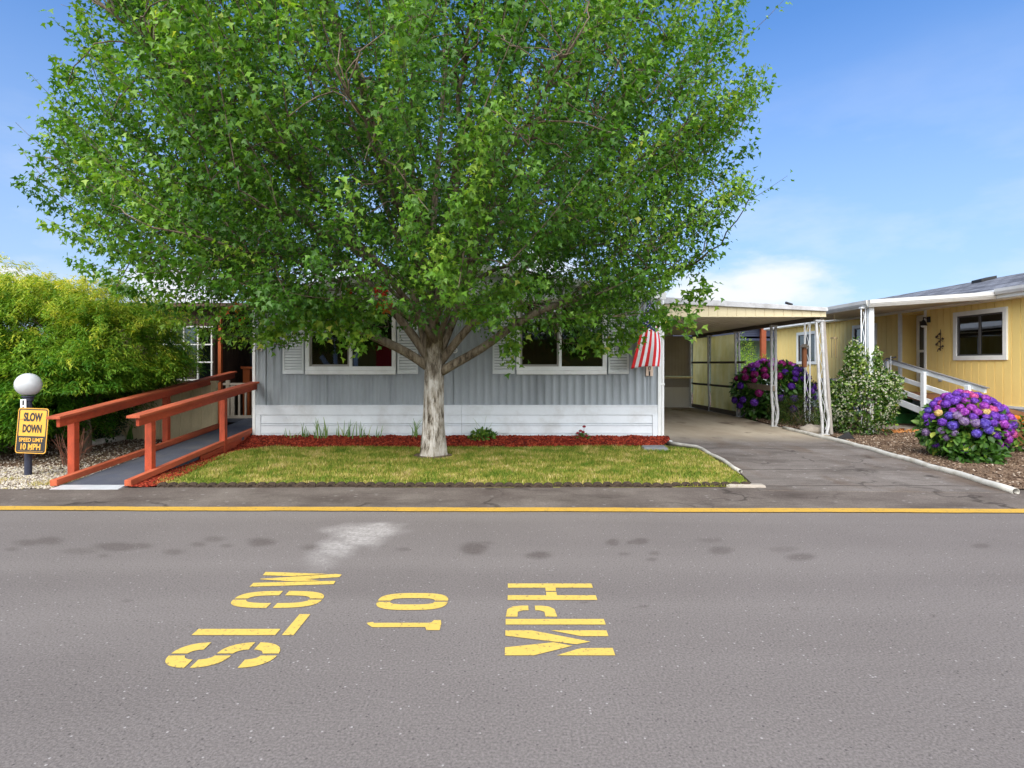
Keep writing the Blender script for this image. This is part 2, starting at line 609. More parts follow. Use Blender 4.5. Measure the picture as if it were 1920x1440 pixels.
def concrete_mat(name, c_lo, c_hi, joints=(), specks=0.5, brown=None, slab=None):
    m, nt, b = new_mat(name)
    v = coords(nt)
    base = ramp(nt, noise(nt, v, 1.3, 9, 0.66), [(0.32, c_lo), (0.68, c_hi)])
    grain = noise(nt, v, 70, 4, 0.7)
    c = mixc(nt, 0.5, base, ramp(nt, grain, [(0.3, 0.2), (0.7, 0.85)]), 'OVERLAY')
    big = noise(nt, coords(nt, (0.35, 1.0, 1)), 2.2, 8, 0.7)
    c = mixc(nt, ramp(nt, big, [(0.48, 0.0), (0.70, 0.55)]), c, lin(70, 61, 54, .6))
    vo = N(nt, 'ShaderNodeTexVoronoi')
    vo.inputs['Scale'].default_value = 13
    vo.inputs['Randomness'].default_value = 1.0
    vv = N(nt, 'ShaderNodeMapping')
    vv.inputs['Scale'].default_value = (0.7, 1, 1)
    L(nt, v, vv.inputs[0])
    L(nt, vv.outputs[0], vo.inputs['Vector'])
    wn = N(nt, 'ShaderNodeSeparateColor')
    L(nt, vo.outputs['Color'], wn.inputs[0])
    sp = math_(nt, 'MULTIPLY', ramp(nt, wn.outputs[0], [(0.80, 0.0), (0.81, 1.0)], 'CONSTANT'), ramp(nt, math_(nt, 'ADD', vo.outputs['Distance'], math_(nt, 'MULTIPLY', grain, 0.35)), [(0.3, 1.0), (0.42, 0.0)]))
    c = mixc(nt, math_(nt, 'MULTIPLY', sp, specks), c, lin(188, 184, 180, .75))
    if brown is not None:      # tyre and rust marks, along the drive
        nb = noise(nt, coords(nt, (0.9, 0.28, 1)), 1.6, 6, 0.6)
        c = mixc(nt, ramp(nt, nb, [(0.5, 0.0), (0.66, 0.55)]), c, brown)
    # cracks
    vd = N(nt, 'ShaderNodeTexVoronoi', feature='DISTANCE_TO_EDGE')
    vd.inputs['Scale'].default_value = 0.42
    dv = N(nt, 'ShaderNodeVectorMath', operation='ADD')
    L(nt, v, dv.inputs[0])
    nn = N(nt, 'ShaderNodeTexNoise')
    nn.inputs['Scale'].default_value = 3.0
    nn.inputs['Detail'].default_value = 6
    L(nt, v, nn.inputs['Vector'])
    sc = N(nt, 'ShaderNodeVectorMath', operation='SCALE')
    sc.inputs['Scale'].default_value = 0.5
    L(nt, nn.outputs['Color'], sc.inputs[0])
    L(nt, sc.outputs[0], dv.inputs[1])
    L(nt, dv.outputs[0], vd.inputs['Vector'])
    ck = ramp(nt, vd.outputs['Distance'], [(0.0, 0.8), (0.006, 0.5), (0.011, 0.0)])
    c = mixc(nt, math_(nt, 'MULTIPLY', ck, ramp(nt, noise(nt, v, 1.1, 2), [(0.45, 0.0), (0.6, 1.0)])), c, lin(48, 42, 38))
    if joints:
        s = N(nt, 'ShaderNodeSeparateXYZ')
        L(nt, v, s.inputs[0])
        wob = math_(nt, 'MULTIPLY', math_(nt, 'SUBTRACT', noise(nt, v, 4, 5), 0.5), 0.10)
        yy = math_(nt, 'ADD', s.outputs[1], wob)
        for y0, slope in joints:
            d = math_(nt, 'ABSOLUTE', math_(nt, 'SUBTRACT', math_(nt, 'ADD', yy, math_(nt, 'MULTIPLY', s.outputs[0], slope)), y0))
            c = mixc(nt, ramp(nt, d, [(0.0, 0.85), (0.012, 0.7), (0.024, 0.0)]), c, lin(52, 45, 40))
    if slab is not None:       # a smoother, paler slab poured beyond this depth
        s2 = N(nt, 'ShaderNodeSeparateXYZ')
        L(nt, v, s2.inputs[0])
        w2 = math_(nt, 'ADD', s2.outputs[1], math_(nt, 'MULTIPLY', math_(nt, 'SUBTRACT', noise(nt, v, 2.5, 5), 0.5), 0.5))
        f2 = N(nt, 'ShaderNodeMapRange')
        L(nt, w2, f2.inputs[0])
        f2.inputs[1].default_value, f2.inputs[2].default_value = slab[0], slab[0] + 1.3
        sc_ = ramp(nt, noise(nt, coords(nt, (1, .35, 1)), 1.1, 7, .6), [(.35, slab[1]), (.65, slab[2])])
        oil = ramp(nt, noise(nt, coords(nt, (.8, .45, 1)), 1.5, 5, .6), [(.58, 0.0), (.68, .7)])
        sc_ = mixc(nt, oil, sc_, lin(88, 70, 56, .8))
        c = mixc(nt, f2.outputs[0], c, sc_)
    L(nt, c, b.inputs['Base Color'])
    b.inputs['Roughness'].default_value = 0.9
    b.inputs['Specular IOR Level'].default_value = 0.2
    bump(nt, b, grain, 0.5, 0.006)
    return m


m_soil = ground_mat('soil', [(0.3, lin(70, 58, 48)), (0.7, lin(105, 92, 76))], 1.2)
mb = MB()
mb.sheet([(-300, -300, -0.03), (300, -300, -0.03), (300, 300, -0.03), (-300, 300, -0.03)])
tag(mb.build('ground', m_soil), kind='structure')


def yline(x):
    return 5.82 - 0.010 * x


# road: a grid, fine where the oil stains are
xs = np.concatenate([[-90, -40, -20, -12, -9], np.linspace(-6.6, 6.6, 440), [9, 12, 20, 40, 90]])
ts = np.concatenate([np.linspace(0, 0.60, 10), np.linspace(0.62, 0.985, 110), [1.0]])
XX, TT = np.meshgrid(xs, ts)
YY = -2.6 + TT * (yline(np.clip(XX, -12, 12)) + 2.6)
V = np.stack([XX, YY, np.zeros_like(XX)], -1).reshape(-1, 3)
ny, nx = XX.shape
idx = np.arange(ny * nx).reshape(ny, nx)
Fq = np.stack([idx[:-1, :-1], idx[:-1, 1:], idx[1:, 1:], idx[1:, :-1]], -1).reshape(-1, 4)
road = np_obj('road', V, Fq, asphalt_mat())
tag(road, kind='structure')
px = V[:, 0] / np.maximum(V[:, 1], .3) * F + CX
py = CY + HC * F / np.maximum(V[:, 1], .3)
wx = (vnoise(V[:, 0] * 3.1, V[:, 1] * 3.1, 3) - .5) * 2
wy = (vnoise(V[:, 0] * 9, V[:, 1] * 9, 4) - .5) * 2
stain = np.zeros(len(V))
for (sx, sy, rx, ry, a) in ((50, 1017, 32, 8, .62), (92, 1014, 32, 9, .66), (22, 1030, 17, 5, .5), (215, 1025, 46, 9, .7), (150, 1033, 38, 7, .4), (265, 1023, 22, 6, .6), (195, 1042, 12, 4, .55), (325, 1035, 22, 7, .55), (372, 1021, 16, 5, .55), (402, 1011, 22, 6, .5), (425, 1023, 13, 4, .55), (490, 1016, 36, 9, .75), (585, 1026, 32, 8, .55), (757, 1030, 16, 4, .5), (890, 1030, 28, 13, .8), (912, 1018, 16, 4, .4), (1013, 1040, 30, 9, .8), (1148, 1017, 12, 6, .7), (1202, 1015, 13, 6, .7), (1182, 1017, 6, 3, .6), (1170, 1039, 10, 3, .5), (1228, 1037, 10, 4, .6), (1222, 1049, 10, 3, .55), (1350, 1032, 26, 8, .6), (1330, 1013, 27, 6, .4), (1500, 1045, 30, 9, .65), (1470, 1030, 32, 7, .35), (1840, 1023, 18, 5, .55), (240, 1126, 9, 2.5, .6), (1095, 1129, 12, 3, .55), (1205, 1137, 11, 3, .6), (1490, 1143, 7, 3, .5), (1750, 1154, 6, 2.5, .5)):
    d = np.sqrt(((px - sx) / rx) ** 2 + ((py - sy) / ry) ** 2) + wx * .28 + wy * .16
    stain = np.maximum(stain, .86 * a * np.clip((1.15 - d) / .55, 0, 1) ** 1.1)
powd = np.zeros(len(V))
for (sx, sy, rx, ry, a) in ((715, 992, 55, 15, .75), (675, 1005, 62, 22, .72), (630, 1027, 46, 22, .6), (600, 1048, 36, 22, .35)):
    d = np.sqrt(((px - sx) / rx) ** 2 + ((py - sy) / ry) ** 2) + wx * .25 + wy * .2
    powd = np.maximum(powd, a * np.clip((1.2 - d) / .8, 0, 1))
powd *= .55 + .45 * vnoise(V[:, 0] * 2.5 + V[:, 1] * 5, V[:, 1] * 22 + V[:, 0] * 5, 9)
for nm, arr in (('stain', stain), ('powder', powd)):
    a = road.data.attributes.new(nm, 'FLOAT', 'POINT')
    a.data.foreach_set('value', arr.astype(np.float32))

m_pave = concrete_mat('old_concrete', lin(112, 101, 95, .56), lin(146, 136, 128, .56), joints=(), specks=0.4)
mb = MB()
n = 60
for i in range(n):
    x0, x1 = -60 + 120 * i / n, -60 + 120 * (i + 1) / n
    mb.add([(x0, yline(max(min(x0, 12), -12)), 0.004), (x1, yline(max(min(x1, 12), -12)), 0.004), (x1, 6.86, 0.012), (x0, 6.86, 0.012)], [(0, 1, 2, 3)])
tag(mb.build('pavement', m_pave), kind='structure')


def paint_mat(name, col, wear=0.35, alpha_scale=45):
    m, nt, b = new_mat(name)
    v = coords(nt)
    g = noise(nt, v, alpha_scale, 5, 0.72)
    c = mixc(nt, ramp(nt, noise(nt, v, 3, 6, .6), [(0.35, 0.0), (0.7, 0.5)]), col, tuple(x * 0.80 for x in col[:3]) + (1,))
    c = mixc(nt, ramp(nt, g, [(0.56, 0.0), (0.66, wear)]), c, lin(96, 86, 76))
    L(nt, c, b.inputs['Base Color'])
    b.inputs['Roughness'].default_value = 0.7
    bump(nt, b, g, 0.4, 0.004)
    return m


YEL = lin(236, 202, 98, .74)
m_paint = paint_mat('yellow_paint', YEL, 0.85)
mb = MB()
for i in range(400):
    x0, x1 = -30 + 60 * i / 400, -30 + 60 * (i + 1) / 400

    def e(x, s):
        w = math.sin(x * 2.3) * .006 + math.sin(x * 7.1 + s) * .003 + math.sin(x * 17 + 2 * s) * .002
        return yline(max(min(x, 12), -12)) + s * .072 + w
    mb.add([(x0, e(x0, -1), .010), (x1, e(x1, -1), .010), (x1, e(x1, 1), .0125), (x0, e(x0, 1), .0125)], [(0, 1, 2, 3)])
tag(mb.build('road_line', paint_mat('line_paint', lin(224, 178, 66, .70), 0.9)), kind='structure')

# ---- stencilled road lettering; u runs away from the camera (+Y), v runs towards -X (top of the letters)
mk = MB()


def letter(polys, y0, y1, xb, xt):
    for poly in polys:
        pts = [(xb + (xt - xb) * v, y0 + (y1 - y0) * u, 0.004) for u, v in poly]
        mk.add(pts, [tuple(range(len(pts)))])


def ringpiece(cu, cv, ru, rv, tu, tv, a0, a1, n=12, sq=0.5):
    """quads along a superellipse ring from angle a0 to a1 (degrees)"""
    def pt(a, k):
        c, s = math.cos(R(a)), math.sin(R(a))
        f = lambda t: math.copysign(abs(t) ** sq, t)
        return (cu + (ru - tu * k) * f(c), cv + (rv - tv * k) * f(s))
    out = []
    for i in range(n):
        b0, b1 = a0 + (a1 - a0) * i / n, a0 + (a1 - a0) * (i + 1) / n
        out.append([pt(b0, 0), pt(b1, 0), pt(b1, 1), pt(b0, 1)])
    return out


M_ = [[(0, 1), (0, .74), (.36, .37), (.50, .54), (.30, 1)], [(1, 1), (.77, 1), (.42, .33), (.53, .19), (1, .74)],
      [(0, 0), (.28, 0), (.27, .30), (0, .53)], [(1, 0), (1, .55), (.75, .26), (.75, 0)]]
W_ = [[(u, 1 - v) for u, v in p] for p in M_]
H_ = [[(0, 0), (.27, 0), (.27, 1), (0, 1)], [(.73, 0), (1, 0), (1, 1), (.73, 1)], [(.27, .44), (.47, .44), (.47, .56), (.27, .56)], [(.53, .44), (.73, .44), (.73, .56), (.53, .56)]]
P_ = [[(0, 0), (.28, 0), (.28, 1), (0, 1)]]
for a0, a1 in ((3, 86), (94, 177)):
    pass
P_ += [[(.40, 1), (.80, .985), (.95, .93), (1.0, .84), (1.0, .76), (.74, .76), (.74, .82), (.66, .875), (.40, .88)],
       [(.40, .47), (.80, .485), (.95, .54), (1.0, .62), (1.0, .69), (.74, .69), (.74, .645), (.66, .595), (.40, .59)]]
L_ = [[(0, .18), (.28, .18), (.28, 1), (0, 1)], [(0, 0), (1, 0), (1, .115), (0, .115)]]
def quarter(cu, cv, ru, rv, tu, tv, su, sv, gu, gv, n=12, ex=2.5):
    """one quarter of a stencilled bowl: su, sv pick the quarter, gu, gv are half the bridge gaps"""
    def curve(a, b_):
        t0 = math.acos(min((gu / a) ** (ex / 2), 1)) if gu else math.pi / 2
        t1 = math.asin(min((gv / b_) ** (ex / 2), 1)) if gv else 0.0
        out = []
        for i in range(n + 1):
            t = t0 + (t1 - t0) * i / n
            out.append((cu + su * a * max(math.cos(t), 0) ** (2 / ex), cv + sv * b_ * max(math.sin(t), 0) ** (2 / ex)))
        return out
    o, i_ = curve(ru, rv), curve(ru - tu, rv - tv)
    return [[o[k], o[k + 1], i_[k + 1], i_[k]] for k in range(n)]


O_, Z_, S_ = [], [], []
for su in (-1, 1):
    for sv in (-1, 1):
        O_ += quarter(.5, .5, .5, .5, .27, .150, su, sv, .035, .035, ex=2.9)
        Z_ += quarter(.5, .5, .5, .5, .31, .185, su, sv, .035, .0, ex=2.9)
for cv, q in ((.712, ((1, 1), (-1, 1), (-1, -1))), (.288, ((1, 1), (1, -1), (-1, -1)))):
    for su, sv in q:
        S_ += quarter(.5, cv, .5, .288, .30, .150, su, sv, .04, .026, ex=2.3)
letter(M_, 2.920, 3.194, .530, -.037)
letter(P_, 3.265, 3.520, .538, -.037)
letter(H_, 3.605, 3.875, .541, -.028)
letter([[(0, 0), (.62, 0), (1, .02), (1, .11), (.75, .14), (.72, .18), (.72, .80), (.70, .90), (.80, .92), (.72, 1), (.55, .97), (.30, .90), (.28, .86), (.30, .2), (0, .17)]], 3.197, 3.322, -.407, -.840)
letter(Z_, 3.458, 3.713, -.404, -.848)
letter(S_, 2.800, 3.057, -1.205, -1.760)
letter(L_, 3.138, 3.400, -1.205, -1.768)
letter(O_, 3.487, 3.748, -1.205, -1.768)
for poly in ([(685, 136), (725, 90), (1580, 118), (1100, 150)],
             [(650, 186), (1160, 153), (1690, 118), (1778, 128), (1745, 162), (1290, 190), (1480, 210), (1150, 221), (1000, 216), (650, 192)],
             [(500, 295), (555, 242), (1560, 216), (1692, 215), (1665, 260)]):
    pts = [G(400 + x_ / 7.385, 1060 + y_ / 7.385, .004) for x_, y_ in poly]
    mk.add(pts, [tuple(range(len(pts)))])
tag(mk.build('road_marking', m_paint), kind='structure')

# ---- driveway
m_drive = concrete_mat('driveway_concrete', lin(120, 111, 105, .62), lin(152, 144, 138, .62), joints=((10.15, .04), (8.05, .02), (6.92, 0.0)), specks=0.6, brown=lin(104, 82, 62, .7), slab=(10.6, lin(176, 162, 142, .66), lin(200, 188, 168, .70)))
DRV = [G(1424, 922), G(1385, 885), G(1312, 841), G(1246, 831), Vector((2.79, 10.7, 0)), Vector((2.79, 19.3, 0)), Vector((6.12, 19.3, 0)), Vector((6.33, 15.9, 0)), Vector((6.25, 13.5, 0)), Vector((6.62, 12.0, 0)), G(1590, 832), G(1700, 863), G(1892, 926)]
mb = MB()
mb.prism([Vector((p.x, p.y, -0.02)) for p in reversed(DRV)], (0, 0, 0.036))
tag(mb.build('driveway', m_drive), kind='structure')

# ------------------------------------------------------------------ materials of the built things
m_white = surf('white_paint', lin(224, 230, 236, .98), .55, .06, 1.5, 40, .1, dirt=lin(140, 134, 122), dirt_amt=.38, dirt_scale=1.9)
m_trim = surf('white_trim', lin(232, 234, 233, .98), .45, .05, 2, 40, .08, dirt=lin(165, 160, 150), dirt_amt=.25, dirt_scale=3)
m_siding = surf('grey_metal_siding', lin(168, 176, 182, .80), .42, .06, 1.2, 30, .06, stretch=(1, 1, .25), dirt=lin(104, 110, 114), dirt_amt=.6, dirt_scale=1.1)
m_shutter = surf('shutter_paint', lin(216, 221, 222, .9), .5, .05, 3, 40, .06)
m_roofmetal = surf('roof_metal', lin(190, 194, 196, .8), .5, .1, 1.5, 30, .1)
m_dark = surf('dark_void', lin(38, 35, 33), .9, .2, 3, 30, .0)
m_glass = glass_mat('window_glass', (.5, .5, .49, 1), .13)
m_screen = glass_mat('screened_glass', (.36, .34, .31, 1), .06)
m_room = surf('room_wall', lin(120, 106, 90, .8), .9, .1, 2, 20, 0)
m_wick = surf('wicker', lin(206, 150, 84), .8, .3, 14, 60, .6, dirt=lin(120, 70, 40), dirt_amt=.6, dirt_scale=9)
m_red = surf('red_rail_paint', lin(186, 76, 42, .66), .65, .34, 7, 80, .3, stretch=(1, .16, .5), dirt=lin(140, 60, 40), dirt_amt=.45, dirt_scale=2)
m_redtop = surf('paler_red_paint', lin(200, 98, 62, .66), .75, .36, 7, 80, .35, stretch=(1, .16, 1), dirt=lin(150, 80, 58), dirt_amt=.5, dirt_scale=5)  # paler, rougher red for the handrail caps and kerb boards
m_carpet = surf('ramp_carpet', lin(92, 97, 112, .58), .95, .12, 1.6, 220, .5, dirt=lin(120, 116, 104), dirt_amt=.3, dirt_scale=2)
m_rawwood = surf('weathered_board', lin(120, 100, 84), .85, .25, 4, 60, .4, stretch=(1, .2, 1))
m_alu = surf('aluminium_strip', lin(205, 208, 212, .9), .4, .08, 5, 60, .1, metallic=.3)
m_t111 = surf('beige_panel', lin(214, 198, 160, .95), .75, .10, 2, 60, .2, stretch=(1, 1, .3), dirt=lin(120, 108, 84), dirt_amt=.4, dirt_scale=2.2)
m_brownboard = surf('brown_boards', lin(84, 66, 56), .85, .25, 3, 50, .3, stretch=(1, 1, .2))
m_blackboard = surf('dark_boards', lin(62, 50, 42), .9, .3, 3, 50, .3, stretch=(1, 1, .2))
m_orange = surf('orange_stain', lin(182, 92, 44, .8), .6, .15, 3, 50, .2, stretch=(1, 1, .3))
m_post = surf('grey_metal_post', lin(196, 198, 200, .85), .5, .12, 6, 50, .2, dirt=lin(120, 116, 108), dirt_amt=.6, dirt_scale=7)
m_fasc = surf('cream_panel', lin(214, 202, 168, .86), .65, .06, 2, 40, .12, dirt=lin(130, 118, 94), dirt_amt=.3, dirt_scale=2)
m_ceil = surf('carport_ceiling', lin(214, 204, 182, .95), .7, .12, .8, 30, .1, stretch=(1, .3, 1), dirt=lin(110, 98, 80), dirt_amt=.45, dirt_scale=.8)
m_bar = surf('dark_rail', lin(92, 84, 74), .7, .15, 4, 40, .2)
m_yellow = surf('yellow_siding', lin(242, 214, 136, 1), .7, .07, .8, 60, .15, stretch=(1, 1, .4), dirt=lin(160, 132, 72), dirt_amt=.22, dirt_scale=.9)
m_black = surf('black_metal', lin(28, 28, 30), .5, .2, 8, 60, .1)
m_navy = surf('navy_post_paint', lin(44, 48, 66), .45, .15, 6, 60, .15, dirt=lin(120, 120, 125), dirt_amt=.15, dirt_scale=12)
m_blue = surf('dark_blue_metal', lin(52, 60, 84), .5, .1, 3, 40, .1)
m_greenwall = surf('green_siding', lin(92, 116, 96), .75, .08, 1, 40, .1)
m_greenstep = surf('green_carpet', lin(52, 116, 58, 1), .95, .15, 3, 160, .4)
m_deck = surf('deck_brown', lin(126, 86, 58), .85, .2, 3, 50, .3, stretch=(.3, 1, 1))


def shingle_mat():
    m, nt, b = new_mat('shingles')
    v = coords(nt, (1, 1, 1))
    br = N(nt, 'ShaderNodeTexBrick')
    br.inputs['Scale'].default_value = 1.0
    br.inputs['Brick Width'].default_value = .34
    br.inputs['Row Height'].default_value = .17
    br.inputs['Mortar Size'].default_value = .014
    br.inputs['Bias'].default_value = -.1
    br.inputs['Color1'].default_value = lin(118, 121, 130)
    br.inputs['Color2'].default_value = lin(48, 50, 58)
    br.inputs['Mortar'].default_value = lin(40, 41, 46)
    sw = N(nt, 'ShaderNodeSeparateXYZ')
    L(nt, v, sw.inputs[0])
    cb = N(nt, 'ShaderNodeCombineXYZ')
    L(nt, sw.outputs[1], cb.inputs[0])
    L(nt, sw.outputs[0], cb.inputs[1])
    L(nt, cb.outputs[0], br.inputs['Vector'])
    n2 = noise(nt, v, 50, 4)
    c = mixc(nt, .5, br.outputs['Color'], ramp(nt, n2, [(0.3, 0.25), (0.7, 0.8)]), 'OVERLAY')
    L(nt, c, b.inputs['Base Color'])
    b.inputs['Roughness'].default_value = .9
    bump(nt, b, n2, .4, .01)
    return m


m_shingle = shingle_mat()


def fibreglass():
    m, nt, b = new_mat('yellow_fibreglass')
    v = coords(nt, (1, 1, .25))
    c = ramp(nt, noise(nt, v, 3, 7, .65), [(0.3, lin(232, 214, 120)), (0.7, lin(252, 244, 184))])
    c = mixc(nt, ramp(nt, noise(nt, coords(nt), 1.2, 6), [(.45, 0.), (.7, .6)]), c, lin(186, 180, 104))
    L(nt, c, b.inputs['Base Color'])
    b.inputs['Roughness'].default_value = .35
    t = N(nt, 'ShaderNodeBsdfTranslucent')
    L(nt, c, t.inputs['Color'])
    mx = N(nt, 'ShaderNodeMixShader')
    mx.inputs[0].default_value = .9
    L(nt, b.outputs[0], mx.inputs[1])
    L(nt, t.outputs[0], mx.inputs[2])
    L(nt, mx.outputs[0], nt.nodes['Material Output'].inputs['Surface'])
    return m


m_fibre = fibreglass()

# ------------------------------------------------------------------ the grey home (its end wall is the plane Y = 10.67, 100 px to the metre)
YH = 10.67
XL, XR = -4.82, 2.75


def hx(px):
    return (px - CX) / 100.0


def hz(py):
    return HC - (py - CY) / 100.0


home = thing('mobile_home', (-1.0, YH, 0), 'grey ribbed metal mobile home with white skirting and two shuttered windows, behind the big maple', 'mobile home')
WIN = [(574, 743, 658), (968, 1137, 1050)]
Z0, Z1 = 0.70, 2.66
mb = MB()
per = 0.142
ribs = [(0, .0), (.016, .003), (.034, .013), (.050, .024), (.074, .024), (.090, .013), (.108, .003), (.125, 0), (.126, 0)]
# plain broad bands between the ribbed ones, as on the photo: seams every 1.17 m


def siding_prof(x0, x1):
    pr = clip_prof(None, x0, x1, per, ribs)
    out = []
    seams = [hx(p) for p in (500, 615, 732, 850, 975, 1094, 1214)]
    for s, o in pr:
        out.append((s, o))
    for s in seams:
        if x0 + .03 < s < x1 - .03:
            out = [p for p in out if abs(p[0] - s) > .012]
            out += [(s - .010, .010), (s - .004, .010), (s - .0035, -.010), (s + .0035, -.010), (s + .004, .004), (s + .010, .004)]
    out.sort()
    return out


def sid(x0, x1, z0, z1):
    mb.strip((0, YH, 0), (1, 0, 0), (0, -1, 0), siding_prof(x0, x1), z0, z1)


prev = XL
for a, b_, mm in WIN:
    wa, wb = hx(a) + .05, hx(b_) - .05
    sid(prev, wa, Z0, Z1)
    sid(wa, wb, Z0, 1.38)
    sid(wa, wb, 2.68 - .02, Z1)
    prev = wb
sid(prev, XR, Z0, Z1)
# side walls run back from the corners
mb.strip((XL, YH, 0), (0, 1, 0), (-1, 0, 0), clip_prof(None, 0, 17, .142, ribs), Z0, Z1)
mb.strip((XR, YH, 0), (0, 1, 0), (1, 0, 0), clip_prof(None, 0, 17, .142, ribs), Z0, Z1)
mb.build('wall', m_siding, home, smooth=False)

# gable: horizontal white siding boards under a low roof
mb = MB()
xm = (XL + XR) / 2
for i in range(6):
    z0 = Z1 + .105 * i
    z1 = z0 + .105
    for sgn in (0,):
        def half(z):
            return min((3.36 - z) / (3.36 - 2.80), 1) * (XR - XL) / 2
        h0, h1 = half(z0), half(z1)
        if h1 <= 0:
            h1 = .02
        mb.prism([(xm - h0, YH - .022, z0), (xm + h0, YH - .022, z0), (xm + h1, YH - .008, z1), (xm - h1, YH - .008, z1)], (0, .05, 0))
mb.build('gable', m_white, home)
mb = MB()
zr, ze, oh = 3.42, 2.82, .14
for s in (-1, 1):
    xe = xm + s * ((XR - XL) / 2 + .10)
    mb.hexa([(xe, YH - oh, ze - .05), (xm, YH - oh, zr - .05), (xm, YH + 17, zr - .05), (xe, YH + 17, ze - .05), (xe, YH - oh, ze), (xm, YH - oh, zr), (xm, YH + 17, zr), (xe, YH + 17, ze)])
roof = mb.build('roof', m_roofmetal, home)
mb = MB()
for s in (-1, 1):
    xe = xm + s * ((XR - XL) / 2 + .10)
    mb.bar((xe, YH - oh - .012, ze - .075), (xm, YH - oh - .012, zr - .075), .02, .13)
mb.build('bargeboard', m_trim, home, bevel=.004)
# floor and back of the room behind the panes
mb = MB()
mb.box(XL + .1, XR - .1, 13.6, 13.65, .8, 2.64)
mb.box(XL + .1, XR - .1, YH + .12, 13.6, .78, .80)
mb.box(XL + .1, XR - .1, YH + .12, 13.6, 2.60, 2.63)
mb.box(-.55, -.48, YH + .1, 13.6, .8, 2.6)
mb.build('room', m_room, home)
# corner trims, belt and skirting
mb = MB()
mb.box(XL - .035, XL + .02, YH - .035, YH + .06, .03, 2.74)
mb.build('corner_trim', m_trim, home, bevel=.004)
mb = MB()
mb.box(XR - .02, XR + .035, YH - .035, YH + .06, .03, 2.74)
mb.build('corner_trim', m_trim, home, bevel=.004)
mb = MB()
zt, zb = .725, .545
joins = [XL + .025, hx(866), XR - .025]
for a, b_ in zip(joins, joins[1:]):
    mb.box(a, b_ - .004, YH - .040, YH + .02, zb, zt)
for xx in (hx(844), hx(866)):
    for zz in (.56, .69):
        mb.box(xx - .006, xx + .006, YH - .044, YH - .039, zz, zz + .012)
mb.box(XL + .025, XR - .025, YH - .052, YH - .036, zt - .012, zt + .004)
mb.build('belt_board', m_white, home, bevel=.004)
mb = MB()
xa, xb = XL + .025, XR - .025
prof = [(.545, .012), (.535, .022), (.398, .034), (.390, .034), (.388, .006), (.378, .006), (.374, .034), (.352, .036), (.349, .008), (.340, .008), (.336, .026), (.205, .036), (.197, .036), (.195, .008), (.186, .008), (.182, .036), (.160, .038), (.157, .010), (.148, .010), (.144, .028), (.03, .034)]
for a, b_ in zip([xa, hx(866)], [hx(866) - .003, xb]):
    vs = []
    for z, o in prof:
        vs += [(a, YH - o, z), (b_, YH - o, z)]
    mb.add(vs, [(2 * i, 2 * i + 1, 2 * i + 3, 2 * i + 2) for i in range(len(prof) - 1)])
rr = random.Random(3)
for i in range(26):
    xx, zz = rr.uniform(xa + .1, xb - .1), rr.choice((.49, .43, .30, .11)) + rr.uniform(-.012, .012)
    mb.box(xx - .005, xx + .005, YH - .040, YH - .02, zz, zz + .010)
mb.build('skirting', m_white, home)
for x0, x1 in ((XL + .03, XL + .125), (XR - .125, XR - .03)):
    mb = MB()
    mb.box(x0, x1, YH - .048, YH - .005, .0, .543)
    mb.build('skirting_post', m_white, home, bevel=.003)


m_curtain = surf('brown_sheer', lin(206, 186, 160), .9, .12, 3, 60, 0)


def window(parent, x0, x1, z0, z1, y, mull, fw=.075):
    """white slider window in a wall facing -Y"""
    mb = MB()
    zs = z0 + .075
    mb.box(x0, x1, y - .055, y + .02, zs, zs + fw)
    mb.box(x0, x1, y - .055, y + .02, z1 - fw, z1)
    mb.box(x0, x0 + fw, y - .055, y + .02, zs + fw, z1 - fw)
    mb.box(x1 - fw, x1, y - .055, y + .02, zs + fw, z1 - fw)
    mb.box(mull - .027, mull + .027, y - .035, y + .02, zs + fw, z1 - fw)
    w = mb.build('window', m_trim, parent, bevel=.006)
    mb = MB()
    mb.box(x0 + .005, x1 - .005, y - .075, y + .0, z0, zs - .002)
    mb.build('sill', m_trim, w, bevel=.006)
    mb = MB()
    mb.box(x0 + fw, mull - .027, y + .005, y + .008, zs + fw, z1 - fw)
    mb.build('pane', m_screen, w)
    mb = MB()
    mb.box(mull + .027, x1 - fw, y + .012, y + .015, zs + fw, z1 - fw)
    mb.build('pane', m_glass, w)
    mb = MB()
    a, b_, c, d = x0 + fw + .001, mull - .028, zs + fw + .001, z1 - fw - .001
    for q in ((a, b_, c, c + .035), (a, b_, d - .03, d), (a, a + .035, c + .035, d - .03), (b_ - .03, b_, c + .035, d - .03)):
        mb.box(q[0], q[1], y - .016, y + .004, q[2], q[3])
    # a thin wavy curtain hangs inside the screened half
    cu_ = MB()
    k_ = int((mull - x0 - fw) / .04)
    cu_.strip((x0 + fw, y + .09, 0), (1, 0, 0), (0, -1, 0), [(i * .04, .022 * math.sin(i * 1.7) + .008 * math.sin(i * .6)) for i in range(k_ + 1)], zs + fw - .02, z1 - fw)
    cu_.build('curtain', m_curtain, w)
    mb.build('sash', surf('grey_sash', lin(150, 147, 140), .5, .06, 4, 30, 0), w)
    return w


